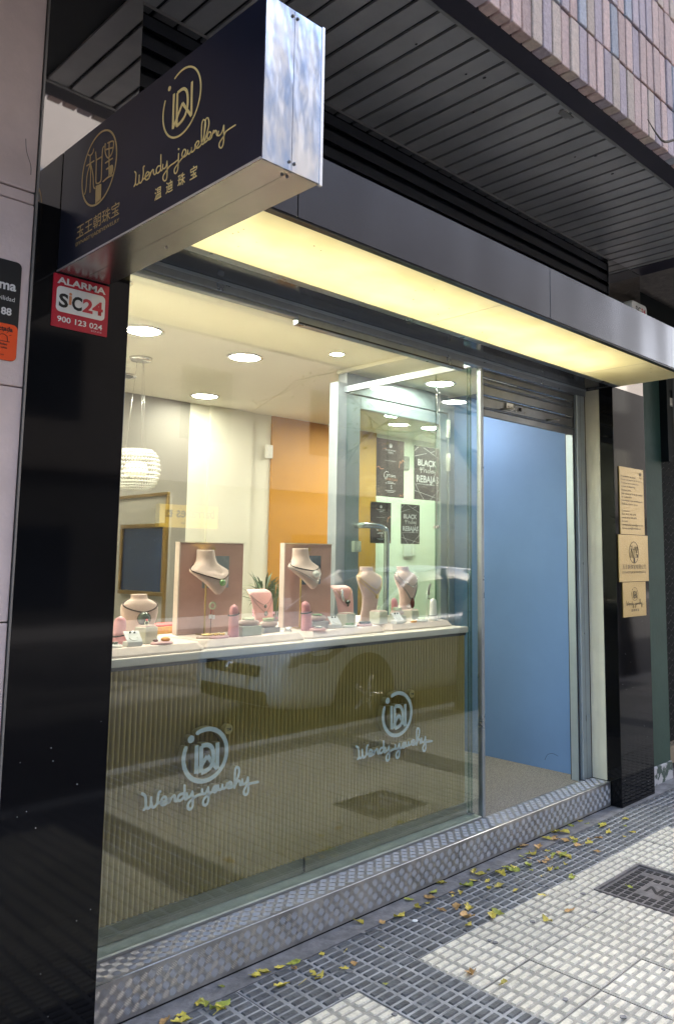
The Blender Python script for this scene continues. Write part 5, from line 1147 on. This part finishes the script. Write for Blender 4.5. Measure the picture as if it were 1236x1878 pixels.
gh = [(1.18, .70, 1.0, .66, 1.02), (1.55, .76, 1.02, .60, 1.30), (1.9, .78, 1.03, .58, 1.44), (2.5, .78, 1.03, .58, 1.50), (3.2, .77, 1.04, .57, 1.46), (3.75, .74, 1.04, .52, 1.30), (4.0, .70, 1.0, .6, 1.02)]
rings = []
for x, w0, z0, w1, z1 in gh:
    h = [(0, z0 - .05), (w0, z0 - .05), ((w0 + w1) / 2 + .02, (z0 + z1) / 2), (w1, z1), (0, z1 + .015)]
    rings.append([(CXF + x, CYC + y, ZR + z) for y, z in h + [(-y, z) for y, z in reversed(h[1:-1])]])
g = MB(); g.loft(rings); o = g.build('windows', 'car_glass', car)
rings = []
for x, w0, z0, w1, z1 in gh[2:6]:
    h = [(0, z1 - .01), (w1 * 1.02, z1 - .03), (w1 * .97, z1 + .015), (0, z1 + .035)]; rings.append([(CXF + x, CYC + y, ZR + z) for y, z in h + [(-y, z) for y, z in reversed(h[1:-1])]])
g = MB(); g.loft(rings); g.build('roof', 'car_white', car)
for sgn in (1, -1):
    g = MB(); g.tube([(CXF + 1.2, CYC + sgn * .70, ZR + 1.01), (CXF + 1.9, CYC + sgn * .595, ZR + 1.45)], .028, 8); g.build('windscreen_pillar', 'car_white', car)
    g = MB(); g.tube([(CXF + 2.35, CYC + sgn * .785, ZR + 1.0), (CXF + 2.4, CYC + sgn * .59, ZR + 1.49)], .026, 8); g.build('door_pillar', 'car_black', car)
    g = MB(); g.loft([[(CXF + 1.32 + q[0], CYC + sgn * (.86 + q[1]), ZR + z) for q in [(0, 0), (.10, .0), (.12, .14), (.02, .15)]] for z in (1.02, 1.14)], smooth=False); g.build('wing_mirror', 'car_white', car, bev=.03, seg=3)
    hl = [(.12, .70, .62), (.16, .73, .72), (.62, .84, .80), (.70, .845, .78), (.45, .83, .66)]
    g = MB(); g.loft([[(CXF + x, CYC + sgn * (y - .05), ZR + z) for x, y, z in hl], [(CXF + x - .012, CYC + sgn * (y + .028), ZR + z) for x, y, z in hl]], smooth=False); g.build('headlight', 'headlamp', car)
    for x in (.93, 3.4):
        wh = thing('wheel', 'parked car wheel', None); wh['_w'] = (0, 0, 0); wh.parent = car; wh.matrix_parent_inverse = Matrix.Translation(-Vector(car['_w'])); del wh['label']
        c_ = (CXF + x, CYC + sgn * .80, ZR + .31); yo = sgn * .09
        def disc(r0, r1, ya, yb): return [[(c_[0] + r * math.cos(a), c_[1] + y, c_[2] + r * math.sin(a)) for a in [2 * math.pi * i / 28 for i in range(28)]] for r, y in ((r0, ya), (r1, yb))]
        g = MB(); pr_ = [(.20, -yo), (.30, -yo), (.31, -yo * .6), (.31, yo * .6), (.30, yo), (.20, yo)]
        g.loft([[(c_[0] + r * math.cos(a), c_[1] + y, c_[2] + r * math.sin(a)) for a in [2 * math.pi * i / 28 for i in range(28)]] for r, y in pr_]); g.build('tyre', 'tyre', wh)
        g = MB(); g.loft(disc(.205, .19, yo * .9, yo * .8))
        for k in range(5):
            a = 2 * math.pi * k / 5; g.tube([(c_[0], c_[1] + yo * .95, c_[2]), (c_[0] + .19 * math.cos(a), c_[1] + yo * .9, c_[2] + .19 * math.sin(a))], .025, 6)
        g.build('rim', 'chrome', wh)
        g = MB(); g.loft([[(c_[0] + .37 * math.cos(a), CYC + sgn * y, c_[2] + .03 + .37 * math.sin(a)) for a in [2 * math.pi * i / 28 for i in range(28)]] for y in (.60, .892)]); g.build('wheel_arch', 'car_black', car)
g = MB(); g.box(CXF - .015, CXF + .06, CYC - .42, CYC + .42, ZR + .52, ZR + .62); g.build('grille', 'car_black', car, bev=.02)
g = MB(); g.box(CXF + .0, CXF + .08, CYC - .52, CYC + .52, ZR + .27, ZR + .40); g.build('lower_grille', 'car_black', car, bev=.02)
g = MB(); g.box(CXF - .022, CXF, CYC - .26, CYC + .26, ZR + .42, ZR + .52); g.build('number_plate', 'number_plate', car, bev=.004)
g = MB(); g.ball((CXF - .02, CYC, ZR + .58), .05, n=16, k=8); g.build('badge', 'chrome', car)
# ------------------------------------------------------------------ street trees
def tree(x, y, h, seed, label, lean=(0, -.15), leaves=1600, twig=None):
    q = random.Random(seed); t = thing('street_tree', label, 'tree', (x, y, ZR), 'street trees along the kerb')
    tr = MB(); cr = MB(); tips = []
    def grow(p, d, L, r, depth):
        pts = [p]; dd = d.copy(); n = 4
        for i in range(n):
            dd = (dd + Vector((q.uniform(-.16, .16), q.uniform(-.16, .16), q.uniform(-.04, .12)))).normalized(); pts.append(pts[-1] + dd * L / n)
        tr.tube(pts, [r * (1 - .45 * i / n) for i in range(n + 1)], 8 if depth < 2 else 5)
        if depth >= 3: tips.extend(pts[1:])
        if depth < 4:
            for k in range(q.choice((2, 3)) if depth else 4):
                a = q.uniform(0, 6.283); e = q.uniform(.5, .95)
                nd = (dd * math.cos(e) + (dd.orthogonal().normalized() * math.cos(a) + dd.cross(dd.orthogonal()).normalized() * math.sin(a)) * math.sin(e)); nd.z += .15
                nd.y += lean[1]; nd.normalize(); grow(pts[-1 - (k % 2)], nd, L * q.uniform(.62, .82), r * .55, depth + 1)
    grow(Vector((x, y, ZR)), Vector((0, -.06, 1)), h, .13, 0)
    tr.build('trunk', 'bark', t)
    for _ in range(leaves):
        c_ = q.choice(tips) + Vector((q.gauss(0, .12), q.gauss(0, .12), q.gauss(0, .1))); s_ = q.uniform(.03, .06)
        if c_.y > .9: continue
        a = Vector((q.gauss(0, 1), q.gauss(0, 1), q.gauss(0, 1))).normalized(); b_ = a.orthogonal().normalized(); c2 = a.cross(b_)
        cr.add([c_ - b_ * s_, c_ + c2 * s_ * .6, c_ + b_ * s_, c_ - c2 * s_ * .6], [(0, 1, 2, 3)])
    cr.build('crown', 'crown_leaf', t)
    if twig:
        g = MB(); g.tube(twig, [.012 - .0105 * (i / (len(twig) - 1)) for i in range(len(twig))], 6)
        for i, j in ((3, (-.02, .0, .025)), (5, (.0, .02, .03)), (6, (.01, 0, .02))): p = Vector(twig[i]); g.tube([p, p + Vector(j)], .002, 5)
        g.build('twig', 'bark', t)
tw_ = [tuple(p) for p in spline([(6.2, .3, 4.3), (4.6, .5, 3.75), (3.5, .9, 3.38), (2.85, 1.15, 3.09), (2.72, 1.17, 3.045), (2.6, 1.17, 2.985), (2.535, 1.17, 2.99), (2.47, 1.17, 3.015)], 3)]
tree(6.4, .22, 3.2, 5, 'street tree by the kerb in front of the shop, mirrored in the glass', twig=tw_)
tree(9.8, -.2, 3.4, 9, 'street tree by the kerb behind the parked car', leaves=1200)
tree(-5.5, -.2, 3.3, 13, 'street tree by the kerb behind the photographer', leaves=1200)
# ------------------------------------------------------------------ building across the street (mirrored in glass and steel)
ob = thing('opposite_building', 'sunlit cream stucco building across the street, mirrored in the glass', 'building', (8, -12, 0))
YO = -12.0
g = MB(); g.box(-22, 36, YO - 8, YO - .06, ZR, 15.5); g.build('wall', 'stucco', ob)
g = MB(); g.box(-22, 36, YO - .06, YO, ZR, 3.3); g.build('ground_floor', 'stucco_base', ob)
g = MB(); g.box(-22, 36, YO - .06, YO + .12, 3.3, 3.5); g.build('string_course', 'stucco', ob)
g = MB(); g.box(-60, 90, -12, -9.2, ZR, .0); struct(g.build('far_pavement', 'cement'), 'pavement across the street')
for fl in range(3):
    for k in range(13):
        x = -19 + k * 4.2; z = 4.4 + fl * 3.6
        wn_ = MB(); wn_.box(x, x + 1.5, YO - .075, YO - .055, z, z + 1.9); w_ = wn_.build('window', 'window_dark', ob)
        f_ = MB(); f_.box(x - .08, x, YO - .06, YO - .01, z - .08, z + 1.98); f_.box(x + 1.5, x + 1.58, YO - .06, YO - .01, z - .08, z + 1.98); f_.box(x, x + 1.5, YO - .06, YO - .01, z + 1.9, z + 1.98); f_.box(x, x + 1.5, YO - .06, YO + .04, z - .08, z); f_.box(x + .72, x + .78, YO - .054, YO - .02, z, z + 1.9)
        f_.build('window_frame', 'window_frame_white', w_)
for k in range(8):
    x = -16 + k * 5.0
    g = MB(); g.box(x, x + 3.6, YO - .001, YO + .012, .35, 2.1); g.build('shop_display', 'window_dark', ob)
ys = thing('yellow_shop_sign', 'yellow shop sign with black lettering across the street, mirrored in the glass', 'sign', (10.6, YO, 2.2))
FO = frame((0, YO + .2, 0), (-1, 0, 0), (0, 0, 1), (0, 1, 0))
g = MB(); g.box(9.80, 11.42, YO + .02, YO + .2, 2.17, 2.72); g.build('panel', 'yellow_sign', ys)
text('lettering', 'barrabes', FO, -11.33, 2.42, .25, 'ink_black', ys, n=.002, width=1.08, bold=.02)
text('lettering', 'SKI • MONTAÑA', FO, -11.1, 2.25, .085, 'ink_black', ys, n=.002, width=.72)
g = MB()
for i in range(3):
    for j in range(3):
        if (i, j) != (1, 1): g.prism(circ(-10.05 + (i - 1) * .06, 2.5 + (j - 1) * .06, .035, n=10), FO, .0, .002)
g.build('emblem', 'ink_black', ys)

for o in bpy.data.objects:
    if '_w' in o: del o['_w']
